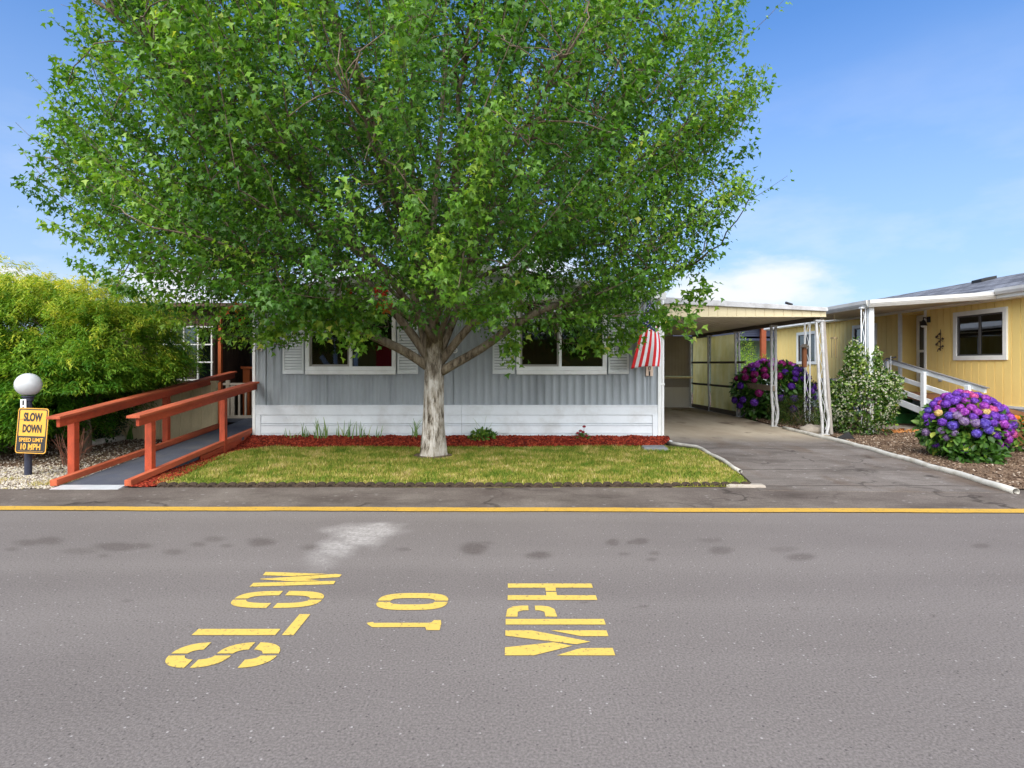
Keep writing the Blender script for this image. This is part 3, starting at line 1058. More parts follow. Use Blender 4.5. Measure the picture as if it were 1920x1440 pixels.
def shutter(parent, x0, x1, z0, z1, y):
    mb = MB()
    t = .030
    for q in ((x0, x1, z0, z0 + .045), (x0, x1, z1 - .045, z1), (x0, x0 + t, z0 + .045, z1 - .045), (x1 - t, x1, z0 + .045, z1 - .045)):
        mb.box(q[0], q[1], y - .038, y + .0, q[2], q[3])
    n = 25
    hh = (z1 - z0 - .09) / n
    for i in range(n):
        a = z0 + .045 + i * hh
        mb.hexa([(x0 + t, y - .036, a), (x1 - t, y - .036, a), (x1 - t, y - .006, a + hh * .55), (x0 + t, y - .006, a + hh * .55), (x0 + t, y - .036, a + hh * .12), (x1 - t, y - .036, a + hh * .12), (x1 - t, y - .018, a + hh * .80), (x0 + t, y - .018, a + hh * .80)])
        mb.box(x0 + t, x1 - t, y - .022, y - .018, a + hh * .1, a + hh * .80)
    mb.build('shutter', m_shutter, parent)


for a, b_, mm in WIN:
    window(home, hx(a), hx(b_), 1.30, 2.74, YH, hx(mm))
for a, b_ in ((532, 571), (746, 784), (924, 965), (1140, 1178)):
    shutter(home, hx(a), hx(b_), 1.31, 2.72, YH - .016)
# downspout on the right corner, spigots, meter box
mb = MB()
x = XR + .075
mb.tube([(x, YH + .02, 2.7), (x, YH + .02, .14), (x + .03, YH - .03, .05), (x + .16, YH - .06, .035)], .032, 10)
for zz in (2.1, 1.1):
    mb.box(x - .04, x + .04, YH - .018, YH + .06, zz, zz + .03)
mb.build('downspout', m_trim, home, smooth=False)
mb = MB()
mb.lathe((XR + .10, YH + .35, .30), [(.0, 0), (.05, 0), (.05, .14), (.0, .14)], 4)
mb.box(XR + .03, XR + .16, YH + .22, YH + .34, .30, .52)
mb.build('meter_box', m_black, home, bevel=.006)
m_brass = surf('dull_metal', lin(150, 146, 138), .35, .2, 10, 60, .1, metallic=.6)


def spigot(x, z, s):
    mb = MB()
    mb.tube([(x, YH - .01, z), (x, YH - .03, z)], [.035, .035], 12)
    mb.tube([(x, YH - .02, z), (x + s * .05, YH - .07, z + .01), (x + s * .08, YH - .085, z - .015), (x + s * .085, YH - .087, z - .04)], [.014, .016, .013, .013], 8)
    mb.tube([(x + s * .03, YH - .075, z + .015), (x + s * .03, YH - .11, z + .04)], [.006, .006], 6)
    mb.lathe((x + s * .03, YH - .115, z + .035), [(.022, 0), (.026, .006), (.022, .012)], 10)
    mb.build('spigot', m_brass, home)


spigot(hx(490), hz(656), -1)
mb = MB()
x, z = hx(853), hz(657)
for i in range(10):
    a = 2 * math.pi * i / 10
    a2 = 2 * math.pi * (i + 1) / 10
    mb.tube([(x + .045 * math.cos(a), YH - .05, z + .045 * math.sin(a)), (x + .045 * math.cos(a2), YH - .05, z + .045 * math.sin(a2))], .013, 6)
mb.tube([(x, YH, z), (x, YH - .075, z)], [.02, .014], 8)
mb.build('spigot_wheel', m_trim, home)

# things seen through the panes
mb = MB()
for k in range(9):
    r0 = .125
    a0, a1 = R(10 * 0 + 180 * k / 9), R(180 * (k + 1) / 9)
    mb.prism([(1.0, YH + .30, 1.30), (1.0 + r0 * math.cos(a0), YH + .30, 1.44 + .14 * math.sin(a0)), (1.0 + r0 * math.cos(a1), YH + .30, 1.44 + .14 * math.sin(a1))], (0, .12, 0))
mb.box(.88, 1.12, YH + .30, YH + .42, 1.0, 1.45)
mb.build('wicker', m_wick, None)
wk = bpy.data.objects['wicker']
wk.name = 'wicker_chair'
tag(wk, 'rounded orange wicker chair back inside the window on the flag side', 'chair')

# number plaque by the flag
m_plaque = surf('plaque_wood', lin(214, 190, 170), .6, .1, 6, 40, .2)
m_ink = surf('black_ink', lin(22, 22, 24), .5, .0, 6, 40, 0)
plq = thing('number_plaque', (2.57, YH, 1.1), 'small upright plaque with black numbers on the grey wall below the flag', 'house number')
mb = MB()
mb.box(2.50, 2.635, YH - .05, YH - .026, 1.27, 1.62)
mb.build('plaque', m_plaque, plq, bevel=.004)
mb = MB()
for i, ch in enumerate('101'):
    put_text(mb, ch, (2.567, YH - .054, 1.515 - .098 * i), (1, 0, 0), (0, 0, 1), .085, .045 if ch == '0' else .026, .012)
mb.build('lettering', m_ink, plq)

# flag on a pole bracket at the corner
m_stR = surf('flag_red', lin(214, 34, 40, .95), .75, .06, 5, 120, .1)
m_stW = surf('flag_white', lin(232, 232, 238, .95), .75, .04, 5, 120, .1)
m_stB = surf('flag_blue', lin(30, 34, 92), .75, .06, 5, 120, .1)
flag = thing('flag', (2.70, YH - .05, 2.2), 'striped flag with blue starred corner on a pole at the corner of the grey home', 'flag')
A, B_ = Vector((2.70, YH - .03, 2.22)), Vector((2.40, YH - .72, 2.74))
mb = MB()
mb.tube([A, B_, B_ + (B_ - A).normalized() * .05], [.013, .013, .018], 8)
mb.box(2.66, 2.74, YH - .04, YH - .018, 2.18, 2.36)
mb.build('pole', m_alu, flag)
mb = MB()
nu, nv = 39, 40
grid = {}
for j in range(nv + 1):
    v = j / nv
    for i in range(nu + 1):
        u = i / nu
        top = A.lerp(B_, .12 + .85 * (1 - u))          # along the pole, u=0 near the tip
        t2 = top + Vector((-.02, 0, -.02))
        bx = 2.14 + .54 * min(u / .72, 1) ** .95 - .10 * max(0, u - .72) / .28
        bot = Vector((bx, YH - .46 + .05 * math.sin(u * 11) + .22 * max(0, u - .72) / .28, 1.41 + .03 * math.sin(u * 5) + .10 * u ** 2))
        mid = t2.lerp(bot, v)
        mid.x += -.10 * math.sin(v * math.pi) * (1 - u) * .2 + .13 * math.sin(v * math.pi) * (u * .5 + .25)
        mid.y += .035 * math.sin(u * 17 + v * 2) * v
        grid[i, j] = mid
vs = [grid[i, j] for j in range(nv + 1) for i in range(nu + 1)]
mb.v = vs
for j in range(nv):
    for i in range(nu):
        a = j * (nu + 1) + i
        mb.f.append((a, a + 1, a + nu + 2, a + nu + 1))
        band = i // 3
        if j < nv * .40 and i < 21:
            mb.m.append(2)
        else:
            mb.m.append(0 if band % 2 == 0 else 1)
mb.build('cloth', [m_stR, m_stW, m_stB], flag, smooth=True, solid=.002)
mb = MB()
for j in range(2, 15, 2):
    for i in range(2, 20, 3):
        c = grid[i, j]
        n = (grid[i + 1, j] - grid[i - 1, j]).cross(grid[i, j + 1] - grid[i, j - 1]).normalized()
        if n.y > 0:
            n = -n
        t = (grid[i, j - 1] - grid[i, j + 1]).normalized()
        s = t.cross(n)
        pts = []
        for k in range(10):
            rr_ = .016 if k % 2 == 0 else .007
            a = math.pi * k / 5
            pts.append(c + n * .004 + t * (rr_ * math.cos(a)) + s * (rr_ * math.sin(a)))
        mb.sheet(pts)
st = mb.build('stars', m_stW, flag)
st['kind'] = 'stuff'

# ------------------------------------------------------------------ carport
cp = thing('carport', (4.6, 12.0, 0), 'metal carport with cream front fascia and bent grey posts over the driveway', 'carport')
YF, YB = 11.85, 19.4
mb = MB()
xs_ = 6.50


def fz(x, k=0):          # height of the fascia's top (k=0) and of the roof's top (k=1) above the driveway
    return (2.768 - .0477 * (x - 2.78)) if k == 0 else (2.908 - .0642 * (x - 2.78))


prof_c = clip_prof(None, 2.80, xs_, .20, [(0, 0), (.08, 0), (.09, .02), (.11, .02), (.12, 0)])
vs = []
for s, o in prof_c:
    vs += [(s, YF + .04, 2.50 + o), (s, YB, 2.47 + o)]
mb.add(vs, [(2 * i, 2 * i + 1, 2 * i + 3, 2 * i + 2) for i in range(len(prof_c) - 1)])
mb.build('ceiling', m_ceil, cp)
mb = MB()
xe_ = xs_ + .05
mb.hexa([(2.78, YF - .06, fz(2.78)), (xe_, YF - .06, fz(xe_)), (xe_ - .15, YB, 2.56), (2.78, YB, 2.76), (2.78, YF - .06, fz(2.78, 1)), (xe_, YF - .06, fz(xe_, 1)), (xe_ - .15, YB, 2.62), (2.78, YB, 2.84)])
mb.build('roof', surf('weathered_white', lin(214, 216, 220, .66), .55, .12, 3, 40, .2, dirt=lin(110, 108, 104), dirt_amt=.6, dirt_scale=5), cp, bevel=.006)
mb = MB()
base = [(0, 0), (.185, 0), (.1865, .010), (.1935, .010), (.195, 0)]
pr = clip_prof(None, 2.84, xs_ + .04, .195, base)
vs = []
for s, o in pr:
    vs += [(s, YF + o, 2.492), (s, YF + o, fz(s) - .002)]
mb.add(vs, [(2 * i, 2 * i + 2, 2 * i + 3, 2 * i + 1) for i in range(len(pr) - 1)])
mb.box(2.84, xs_ + .04, YF - .012, YF + .05, 2.474, 2.490)
mb.build('fascia', m_fasc, cp)
mb = MB()
mb.hexa([(xs_ - .06, YF + .05, 2.41), (xs_ + .02, YF + .05, 2.41), (6.20, YB, 2.38), (6.12, YB, 2.38), (xs_ - .06, YF + .05, 2.60), (xs_ + .02, YF + .05, 2.60), (6.20, YB, 2.56), (6.12, YB, 2.56)])
mb.build('edge_beam', m_bar, cp, bevel=.006)


def lattice_post(parent, x, y, zt, xt=None, w=.10, bend=.05, name='post', mat=None, yaw=0.0, r=.030):
    """two thin metal tubes with a scroll strip between them, slightly bent at the foot"""
    xt = x if xt is None else xt
    mb = MB()
    for s in (-1, 1):
        pts = []
        for i in range(13):
            t = i / 12
            z = zt * t
            xx = x + (xt - x) * t + s * w / 2 * (1.0 if t > .08 else .7 + .3 * t / .08)
            xx += bend * math.sin(min(t / .28, 1) * math.pi) * (.5 if s < 0 else .8) * (1 if t < .28 else 0)
            pts.append((xx, y + s * yaw, z))
        for a, b_ in zip(pts, pts[1:]):
            pass
        mb.tube(pts, r, 6)
    n = 11
    pts = []
    for i in range(n * 6 + 1):
        t = i / (n * 6)
        z = .12 + (zt - .2) * t
        a = math.sin(t * n * math.pi) * w * .20
        tt = z / zt
        xb = bend * math.sin(min(tt / .28, 1) * math.pi) * .65 * (1 if tt < .28 else 0)
        pts.append((x + (xt - x) * tt + a + xb, y, z))
    mb.tube(pts, .0075, 5)
    mb.box(xt - w * .8, xt + w * .8, y - .04, y + .04, zt - .012, zt + .02)
    mb.box(x - w * .75, x + w * .75, y - .05, y + .05, 0.012, .03)
    return mb.build(name, mat or m_post, parent)


lattice_post(cp, 6.555, 11.94, 2.40, 6.44, .115, .06)
lattice_post(cp, 6.20, 13.47, 2.39, 6.19, .10, .06)
lattice_post(cp, 6.34, 15.93, 2.38, 6.30, .10, .05)
lattice_post(cp, 6.20, 17.80, 2.37, 6.18, .09, .03)
lattice_post(cp, 6.10, 19.30, 2.37, 6.10, .09, .03)
# leaning weathered pole beside the front post
mb = MB()
mb.tube([(6.72, 11.98, .02), (6.63, 11.98, 1.3), (6.56, 11.98, 2.40)], [.040, .038, .034], 8)
mb.build('brace', surf('grey_wood_pole', lin(150, 144, 138), .8, .2, 6, 50, .3, stretch=(1, 1, .15)), cp)
corr = [(0, 0), (.02, .003), (.035, .012), (.055, .012), (.07, .003), (.076, 0)]
for (xa_, ya_), (xb_, yb_) in (((6.11, 19.2), (6.19, 17.87)), ((6.20, 17.72), (6.33, 16.02))):
    d = Vector((xb_ - xa_, yb_ - ya_, 0))
    ln = d.length
    d.normalize()
    nrm = Vector((d.y, -d.x, 0))
    for z0, z1 in ((.16, .82), (.86, 1.52), (1.56, 2.34)):
        mb = MB()
        mb.strip((xa_, ya_, 0), d, nrm, clip_prof(None, 0, ln, .076, corr), z0, z1)
        mb.build('panel', m_fibre, cp, smooth=True)
    for zz, h in ((.10, .12), (.84, .06), (1.54, .06)):
        mb = MB()
        e = .55 if (zz == 1.54 and yb_ < 17) else 0
        mb.bar((xa_ - .03, ya_, zz), (xb_ - .03 + d.x * e, yb_ + d.y * e, zz), .05, h)
        mb.build('rail', m_bar, cp)
mb = MB()
mb.bar((6.30, 15.9, .92), (6.17, 13.4, .92), .035, .13)
mb.build('rail', surf('grey_board', lin(124, 112, 98), .8, .2, 4, 50, .3), cp)
# back wall: textured panel over a ledge, pale panel below
mb = MB()
mb.strip((2.8, YB, 0), (1, 0, 0), (0, -1, 0), clip_prof(None, 0, 3.3, .05, [(0, 0), (.03, 0), (.035, .006), (.045, .006)]), 1.08, 2.44)
bw = mb.build('back_wall', surf('brown_grey_panel', lin(176, 164, 146, .8), .8, .1, 2, 60, .2), cp)
mb = MB()
mb.box(2.8, 6.12, YB - .16, YB - .01, 1.00, 1.07)
mb.build('ledge', m_t111, bw, bevel=.004)
mb = MB()
mb.box(2.8, 6.08, YB - .02, YB + .03, .02, .70)
mb.build('lower_panel', surf('pale_panel', lin(214, 210, 198, .85), .7, .06, 2, 40, .1), bw)
mb = MB()
mb.box(2.8, 6.08, YB - .012, YB + .02, .70, 1.0)
mb.build('screen', surf('grey_mesh', lin(150, 144, 134), .8, .2, 90, 200, .4), bw)
# roof vent cowl
mb = MB()
vx = P(1480, 568, 13.5)
mb.tube([(vx.x, 13.5, 2.6), (vx.x, 13.5, 2.92)], .02, 8)
mb.tube([(vx.x - .09, 13.5, 2.95), (vx.x + .07, 13.5, 2.90)], .03, 8)
mb.tube([(vx.x - .05, 13.5, 2.86), (vx.x + .08, 13.5, 2.85)], .022, 8)
tag(mb.build('vent_pipe', m_black, None, org=(vx.x, 13.5, 2.6)), 'small black vent cowl sticking up from the carport roof', 'vent pipe')
# stone by the post
mb = MB()
c = G(1526, 814) + Vector((0, 0.1, 0))
rs = random.Random(5)
prof = [(.10, -.02), (.19, .01), (.22, .07), (.20, .13), (.13, .175), (.02, .19)]
mb.lathe(c, prof, 14, (1.15, .8))
for i, v in enumerate(mb.v):
    mb.v[i] = c + (v - c) * (1 + .10 * math.sin(v.x * 31 + v.z * 23) + .06 * math.sin(v.y * 47))
tag(mb.build('stone', surf('stone', lin(140, 132, 122), .9, .2, 9, 60, .6), None, smooth=True, org=c), 'round grey stone at the foot of the front carport post', 'stone')


# ------------------------------------------------------------------ drain pipes lying on the ground
def pipe(name, pts, r, label, mat):
    mb = MB()
    pp = [Vector(p) for p in pts]
    dense = []
    for a, b_ in zip(pp, pp[1:]):
        k = max(int((b_ - a).length / .25), 1)
        for i in range(k):
            q = a.lerp(b_, i / k)
            dense.append(q + Vector((math.sin(q.y * 5.3) * .012, 0, abs(math.sin(q.y * 3.1)) * .010)))
    dense.append(pp[-1])
    mb.tube(dense, r, 10, cap=False)
    # dark mouth set back in the open end
    e, d = dense[-1], (dense[-1] - dense[-2]).normalized()
    o = mb.build(name, mat, None, smooth=True, org=tuple(pp[0]), solid=.004)
    tag(o, label, 'drain pipe')
    return o


m_pvc = surf('white_pvc', lin(222, 220, 212, .70), .5, .08, 4, 50, .15, dirt=lin(130, 122, 104), dirt_amt=.65, dirt_scale=6)
pipe('drain_pipe', [G(1250, 830, .04), G(1306, 838, .04), G(1345, 858, .035), G(1388, 884, .03)], .028, 'thin white drain pipe along the right edge of the lawn', m_pvc)
pipe('drain_pipe', [G(1470, 803, .03), G(1532, 818, .03), G(1597, 833, .03), G(1700, 862, .03), G(1800, 891, .03), G(1905, 922, .035)], .042, 'long white drain pipe between the driveway and the brown mulch', m_pvc)
pipe('drain_pipe', [G(165, 833, .05), G(228, 822, .06), Vector((-7.75, 11.2, .08))], .06, 'grey pipe on the ground below the beige panel wall', m_pvc)
mb = MB()
fl = [(1580, 824), (1602, 826), (1598, 812)]
pa, pb = G(1566, 824), G(1604, 826)
mb.add([pa + Vector((0, 0, .02)), pb + Vector((0, 0, .02)), pb + Vector((.0, .12, .02)), pb + Vector((-.10, .06, .17))], [(0, 1, 3), (1, 2, 3), (2, 0, 3), (0, 2, 1)])
tag(mb.build('path_light', m_black, None, org=pa), 'black wedge of a fallen path light on mulch before the white flowering vine', 'path light')

# ------------------------------------------------------------------ red wheelchair ramp
ramp_o = thing('ramp', (-5.1, 6.8, 0), 'wheelchair ramp with dark carpet, red kerbs and red timber handrails', 'ramp')


def lerp(a, b, t):
    return a + (b - a) * t


def rl(Y, s):            # ramp edge X at depth Y (s=0 left, 1 right)
    if s == 0:
        return -5.43 - .077 * (Y - 6.7)
    return -4.64 - .060 * (Y - 6.84)


def rz(Y):
    return .03 + .044 * (Y - 6.84)


mb = MB()
ys = [6.86, 8.5, 10.2, 11.6, 12.75]
for a, b_ in zip(ys, ys[1:]):
    mb.hexa([(rl(a, 0), a, rz(a) - .06), (rl(a, 1) + (.0 if a < 10.6 else -.06), a, rz(a) - .06), (rl(b_, 1) - (.0 if b_ < 10.6 else .06), b_, rz(b_) - .06), (rl(b_, 0), b_, rz(b_) - .06),
             (rl(a, 0), a, rz(a)), (rl(a, 1) - (.0 if a < 10.6 else .06), a, rz(a)), (rl(b_, 1) - (.0 if b_ < 10.6 else .06), b_, rz(b_)), (rl(b_, 0), b_, rz(b_))])
mb.build('deck', m_carpet, ramp_o)
mb = MB()
mb.hexa([(-5.47, 6.73, .012), (-4.66, 6.73, .012), (-4.66, 6.86, .012), (-5.42, 6.86, .012), (-5.47, 6.73, .018), (-4.66, 6.73, .018), (-4.66, 6.86, .04), (-5.42, 6.86, .04)])
mb.build('threshold', m_alu, ramp_o)
for s in (0, 1):
    mb = MB()
    y1 = 11.6 if s == 0 else 12.4
    o = -.045 if s == 0 else .045
    a = Vector((rl(6.80, s) + o, 6.80, rz(6.8) + .045))
    b_ = Vector((rl(y1, s) + o, y1, rz(y1) + .045))
    if s == 1:
        y1 = 10.9
        b_ = Vector((rl(y1, s) - .03, y1, rz(y1) + .045))
    mb.bar(a, b_, .080, .075)
    mb.build('kerb_board', m_redtop, ramp_o, bevel=.006)
    # skirt board under the kerb
    mb = MB()
    ya, yb = 8.6, (11.6 if s == 0 else 10.62)
    oo = o * 1.0
    mb.hexa([(rl(ya, s) + oo - .018, ya, .0), (rl(ya, s) + oo + .018, ya, .0), (rl(yb, s) + oo + .018 - (.08 if s else 0), yb, .0), (rl(yb, s) + oo - .018 - (.08 if s else 0), yb, .0),
             (rl(ya, s) + oo - .018, ya, rz(ya) - .0), (rl(ya, s) + oo + .018, ya, rz(ya) - .0), (rl(yb, s) + oo + .018 - (.08 if s else 0), yb, rz(yb) - .0), (rl(yb, s) + oo - .018 - (.08 if s else 0), yb, rz(yb) - .0)])
    mb.build('skirt_board', m_red, ramp_o)


def post(x, y, z1, w=.135):
    mb = MB()
    mb.box(x - w / 2, x + w / 2, y - .045, y + .045, -.02, z1)
    mb.build('post', m_red, ramp_o, bevel=.006)


# right handrail (near the lawn): measured points on its top edge
ra, rb = P(246, 779, 7.0), P(480, 714, 10.75)
la, lb = P(96, 781, 7.05), P(436, 696, 12.45)


def on(a, b, Y):
    return a.lerp(b, (Y - a.y) / (b.y - a.y))


for a, b_ in ((la, lb), (ra, rb)):
    side = -1 if a is la else 1
    mb = MB()
    mb.bar(a + Vector((.02, 0, -.02)), b_ + Vector((.02, 0, -.02)), .165, .034)
    mb.build('handrail_cap', m_redtop, ramp_o, bevel=.005)
    mb = MB()
    d = (b_ - a).normalized()
    mb.bar(a + d * .06 + Vector((.040, 0, -.092)), b_ - d * .03 + Vector((.040, 0, -.092)), .042, .108)
    mb.build('handrail', m_red, ramp_o, bevel=.005)
for a, b_, ysq in ((ra, rb, (7.41, 9.45)), (la, lb, (7.46, 9.75))):
    for yy in ysq:
        q = on(a, b_, yy)
        post(q.x - .01, yy, q.z - .06, .092)

# ------------------------------------------------------------------ dark porch beside the grey home
por = thing('porch', (-6.4, 12.6, 0), 'shaded brown board porch with beige panel base and gridded window beside the grey home', 'porch')
mb = MB()
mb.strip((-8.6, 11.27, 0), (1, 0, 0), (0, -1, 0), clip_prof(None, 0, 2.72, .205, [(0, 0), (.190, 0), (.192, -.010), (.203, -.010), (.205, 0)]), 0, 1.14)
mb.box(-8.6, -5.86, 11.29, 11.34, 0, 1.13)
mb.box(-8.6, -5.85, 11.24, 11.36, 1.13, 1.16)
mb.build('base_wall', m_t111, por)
YP = 12.5
zz_t = P(0, 613, YP).z
zz_b = P(0, 712, YP).z
gx = [P(p, 0, YP).x for p in (346, 372, 398)]
mb = MB()
bb = [(0, 0), (.06, 0), (.063, -.012), (.072, -.012), (.075, 0)]
mb.strip((-9.2, YP, 0), (1, 0, 0), (0, -1, 0), clip_prof(None, 0, 2.66, .075, bb), zz_t + .02, 2.75)
mb.strip((-9.2, YP, 0), (1, 0, 0), (0, -1, 0), clip_prof(None, 0, 2.66, .075, bb), .05, zz_b - .02)
mb.strip((-9.2, YP, 0), (1, 0, 0), (0, -1, 0), [(0, 0), (gx[0] - .62 + 9.2, 0)], zz_b - .02, zz_t + .02)
mb.strip((gx[2] + .03, YP, 0), (1, 0, 0), (0, -1, 0), [(0, 0), (-6.54 - gx[2] - .03, 0)], zz_b - .02, zz_t + .02)
mb.strip((-6.54, YP, 0), (0, 1, 0), (1, 0, 0), clip_prof(None, 0, 3, .075, bb), .05, 2.75)
mb.build('wall', m_brownboard, por)
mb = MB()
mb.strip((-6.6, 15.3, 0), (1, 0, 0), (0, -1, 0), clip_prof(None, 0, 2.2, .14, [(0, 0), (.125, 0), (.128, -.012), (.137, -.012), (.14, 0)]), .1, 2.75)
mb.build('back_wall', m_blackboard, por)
mb = MB()
mb.box(-9.3, XL - .10, 12.15, 15.6, 2.72, 2.80)
mb.build('roof', m_brownboard, por)
mb = MB()
mb.box(-6.6, XL - .10, 12.62, 15.3, .20, .278)
mb.build('floor', m_carpet, por)
win = MB()
x0, x1 = gx[0] - .60, gx[2] + .03
for xx in (gx[0] - .58, gx[0] - .28, gx[0], gx[1], gx[2]):
    win.box(xx - .014, xx + .014, YP - .035, YP - .005, zz_b, zz_t)
for k in range(4):
    z = lerp(zz_t, zz_b, k / 3)
    win.box(x0, x1, YP - .037, YP - .003, z - .014, z + .014)
wobj = win.build('window', m_trim, por)
mb = MB()
mb.box(x0, x1, YP + .0, YP + .004, zz_b, zz_t)
mb.build('pane', m_glass, wobj)
mb = MB()
mb.box(x0 - .1, x1 + .1, 14.2, 14.25, .3, 2.6)
mb.build('inner_wall', surf('blue_grey_inner', lin(84, 96, 108, .6), .9, .2, 2, 30, 0), por)
mb = MB()
a = P(414, 0, 12.46)
mb.box(a.x - .035, a.x + .035, 12.40, 12.48, .2, 2.74)
mb.build('post', m_orange, por, bevel=.004)
# pale gate of balusters at the top of the ramp
gate = thing('baluster_gate', (-6.1, 12.72, .25), 'pale baluster gate across the top of the ramp', 'gate')
m_pale = surf('pale_wood_paint', lin(196, 186, 172, .85), .65, .1, 4, 50, .2)
gz0, gz1 = .26, 1.07
mb = MB()
mb.box(-6.52, -5.66, 12.70, 12.75, gz0 + .02, gz0 + .085)
mb.build('bottom_rail', m_pale, gate, bevel=.003)
mb = MB()
mb.box(-6.52, -5.66, 12.70, 12.75, gz1 - .05, gz1)
mb.build('top_rail', m_pale, gate, bevel=.003)
for p in (428, 437, 449, 461, 474):
    x = P(p, 0, 12.72).x
    mb = MB()
    w = .05 if p < 440 else .022
    mb.box(x - w, x + w * .7, 12.705, 12.745, gz0 + .085, gz1 - .05 if p != 428 else gz1 + .06)
    mb.build('baluster', m_pale, gate)
newel = MB()
a = P(466, 0, 13.5)
newel.box(a.x - .09, a.x + .07, 13.4, 13.56, .25, 1.38)
newel.box(a.x - .12, a.x + .35, 13.36, 13.60, 1.38, 1.43)
newel.build('newel_post', m_orange, por, bevel=.005)

# ------------------------------------------------------------------ globe lamp and the yellow SLOW DOWN sign
lampc = G(53, 893)
lamp = thing('globe_lamp', lampc, 'white globe lamp on a short navy post in the white gravel', 'lamp')
mb = MB()
mb.tube([lampc + Vector((0, 0, -.02)), lampc + Vector((0, 0, 1.02))], .042, 16)
mb.lathe(lampc + Vector((0, 0, 1.0)), [(.05, 0), (.058, .01), (.058, .05), (.075, .06), (.075, .075)], 20)
mb.build('post', m_navy, lamp, smooth=False)
m_globe, nt, b = new_mat('opal_globe')
b.inputs['Base Color'].default_value = lin(224, 228, 233, .64)
b.inputs['Roughness'].default_value = .28
b.inputs['Subsurface Weight'].default_value = .0
b.inputs['Subsurface Radius'].default_value = (.1, .1, .1)
mb = MB()
gc = 1.222
prof = []
for i in range(25):
    a = -math.pi / 2 * .72 + (math.pi / 2 + math.pi / 2 * .72) * i / 24
    prof.append((max(.149 * math.cos(a), .001), gc + .152 * math.sin(a)))
mb.lathe(lampc, prof, 40)
mb.build('globe', m_globe, lamp, smooth=True)
num = MB()
c = lampc + Vector((-.005, -.068, .955))
num.box(c.x - .038, c.x + .036, c.y - .004, c.y + .004, c.z - .16, c.z + .075)
m_signwhite = surf('sign_white', lin(232, 233, 234, .95), .45, .03, 4, 30, 0)
nplate = num.build('number_plate', m_signwhite, lamp)
mb = MB()
put_text(mb, '1', (c.x, c.y - .006, c.z + .03), (1, 0, 0), (0, 0, 1), .065, .022, .02)
put_text(mb, '0', (c.x, c.y - .006, c.z - .055), (1, 0, 0), (0, 0, 1), .065, .042, .015)
mb.build('lettering', m_ink, nplate)

yc = lampc.y - .125
tl, tr, br_, bl = P(36, 765, yc + .045), P(93, 767, yc + .045), P(84.5, 849, yc - .035), P(28.5, 850, yc - .035)
sign = thing('speed_sign', (bl + br_) / 2, 'yellow and black slow down speed limit sign fixed to the navy lamp post', 'sign')
ux = (tr - tl)
uy = (tl - bl)
w_, h_ = ux.length, uy.length
ux, uy = ux.normalized(), uy.normalized()
un = ux.cross(uy).normalized()         # towards the camera
cc = (tl + tr + bl + br_) / 4


def rrect(c, w, h, r, off, n=6):
    pts = []
    for sx, sy, a0 in ((1, 1, 0), (-1, 1, 90), (-1, -1, 180), (1, -1, 270)):
        for i in range(n + 1):
            a = R(a0 + 90 * i / n)
            x = sx * (w / 2 - r) + r * math.cos(a)
            y = sy * (h / 2 - r) + r * math.sin(a)
            pts.append(c + ux * x + uy * y + un * off)
    return pts


m_signyel = surf('sign_yellow', lin(240, 178, 56, .72), .4, .03, 4, 30, 0)
m_signblk = surf('sign_black', lin(24, 24, 26), .4, .0, 4, 30, 0)
mb = MB()
mb.prism(rrect(cc, w_, h_, .036, 0), un * .004)
for s in (.42, -.42):
    mb.tube([cc + uy * (h_ * s) + un * .003, cc + uy * (h_ * s) + un * .008], .007, 8)
plate = mb.build('plate', m_signyel, sign)
mb = MB()
n0 = rrect(cc, w_ - .022, h_ - .022, .030, .0055)
n1 = rrect(cc, w_ - .052, h_ - .052, .018, .0055)
k = len(n0)
mb.add(n0 + n1, [(i, (i + 1) % k, k + (i + 1) % k, k + i) for i in range(k)])
hw, hh = (w_ - .054) / 2, h_ * .165
lo = cc - uy * (h_ * .5 - .030 - hh)
mb.sheet([lo - ux * hw - uy * hh + un * .0060, lo + ux * hw - uy * hh + un * .0060, lo + ux * hw + uy * hh + un * .0060, lo - ux * hw + uy * hh + un * .0060])
put_text(mb, 'SLOW', cc + uy * (h_ * .30) + un * .0062, ux, uy, .117, .245, .050)
put_text(mb, 'DOWN', cc + uy * (h_ * .045) + un * .0062, ux, uy, .110, .25, .050)
mb.build('border_lettering', m_signblk, plate)
mb = MB()
put_text(mb, 'SPEED LIMIT', lo + uy * .048 + un * .0078, ux, uy, .052, .315, .030)
put_text(mb, '10 MPH', lo - uy * .040 + un * .0078, ux, uy, .082, .26, .035)
mb.build('lettering', m_signyel, plate)
mb = MB()
mb.box(lampc.x - .02, lampc.x + .02, yc + .0, lampc.y - .03, cc.z - .03, cc.z + .0)
mb.build('bracket', m_black, sign)
mb = MB()
mb.box(lampc.x - .02, lampc.x + .02, yc + .02, lampc.y - .03, cc.z + .12, cc.z + .15)
mb.build('bracket', m_black, sign)

# ------------------------------------------------------------------ yellow house on the right: its long wall is the plane X = 10.4
XW = 10.4
yh = thing('yellow_house', (XW, 14.0, 0), 'yellow panelled house with grey shingle roof, white trimmed windows and a recessed white door', 'house')


def WY(px):
    return XW * F / (px - CX)


def WZ(px, py):
    return HC - (py - CY) / F * WY(px)


YA, YZ = 6.5, WY(1453)
t111 = [(0, 0), (.186, 0), (.188, -.022), (.206, -.022), (.208, 0)]
WINY = [(11.93, 13.38, 1.58, 2.70), (16.2, 17.35, 1.54, 2.66), (19.4, 20.75, 1.48, 2.63)]
RC = (14.32, 15.20)          # door recess
mb = MB()


def yw(y0, y1, z0, z1):
    mb.strip((XW, 0, 0), (0, 1, 0), (-1, 0, 0), clip_prof(None, y0, y1, .208, t111), z0, z1)


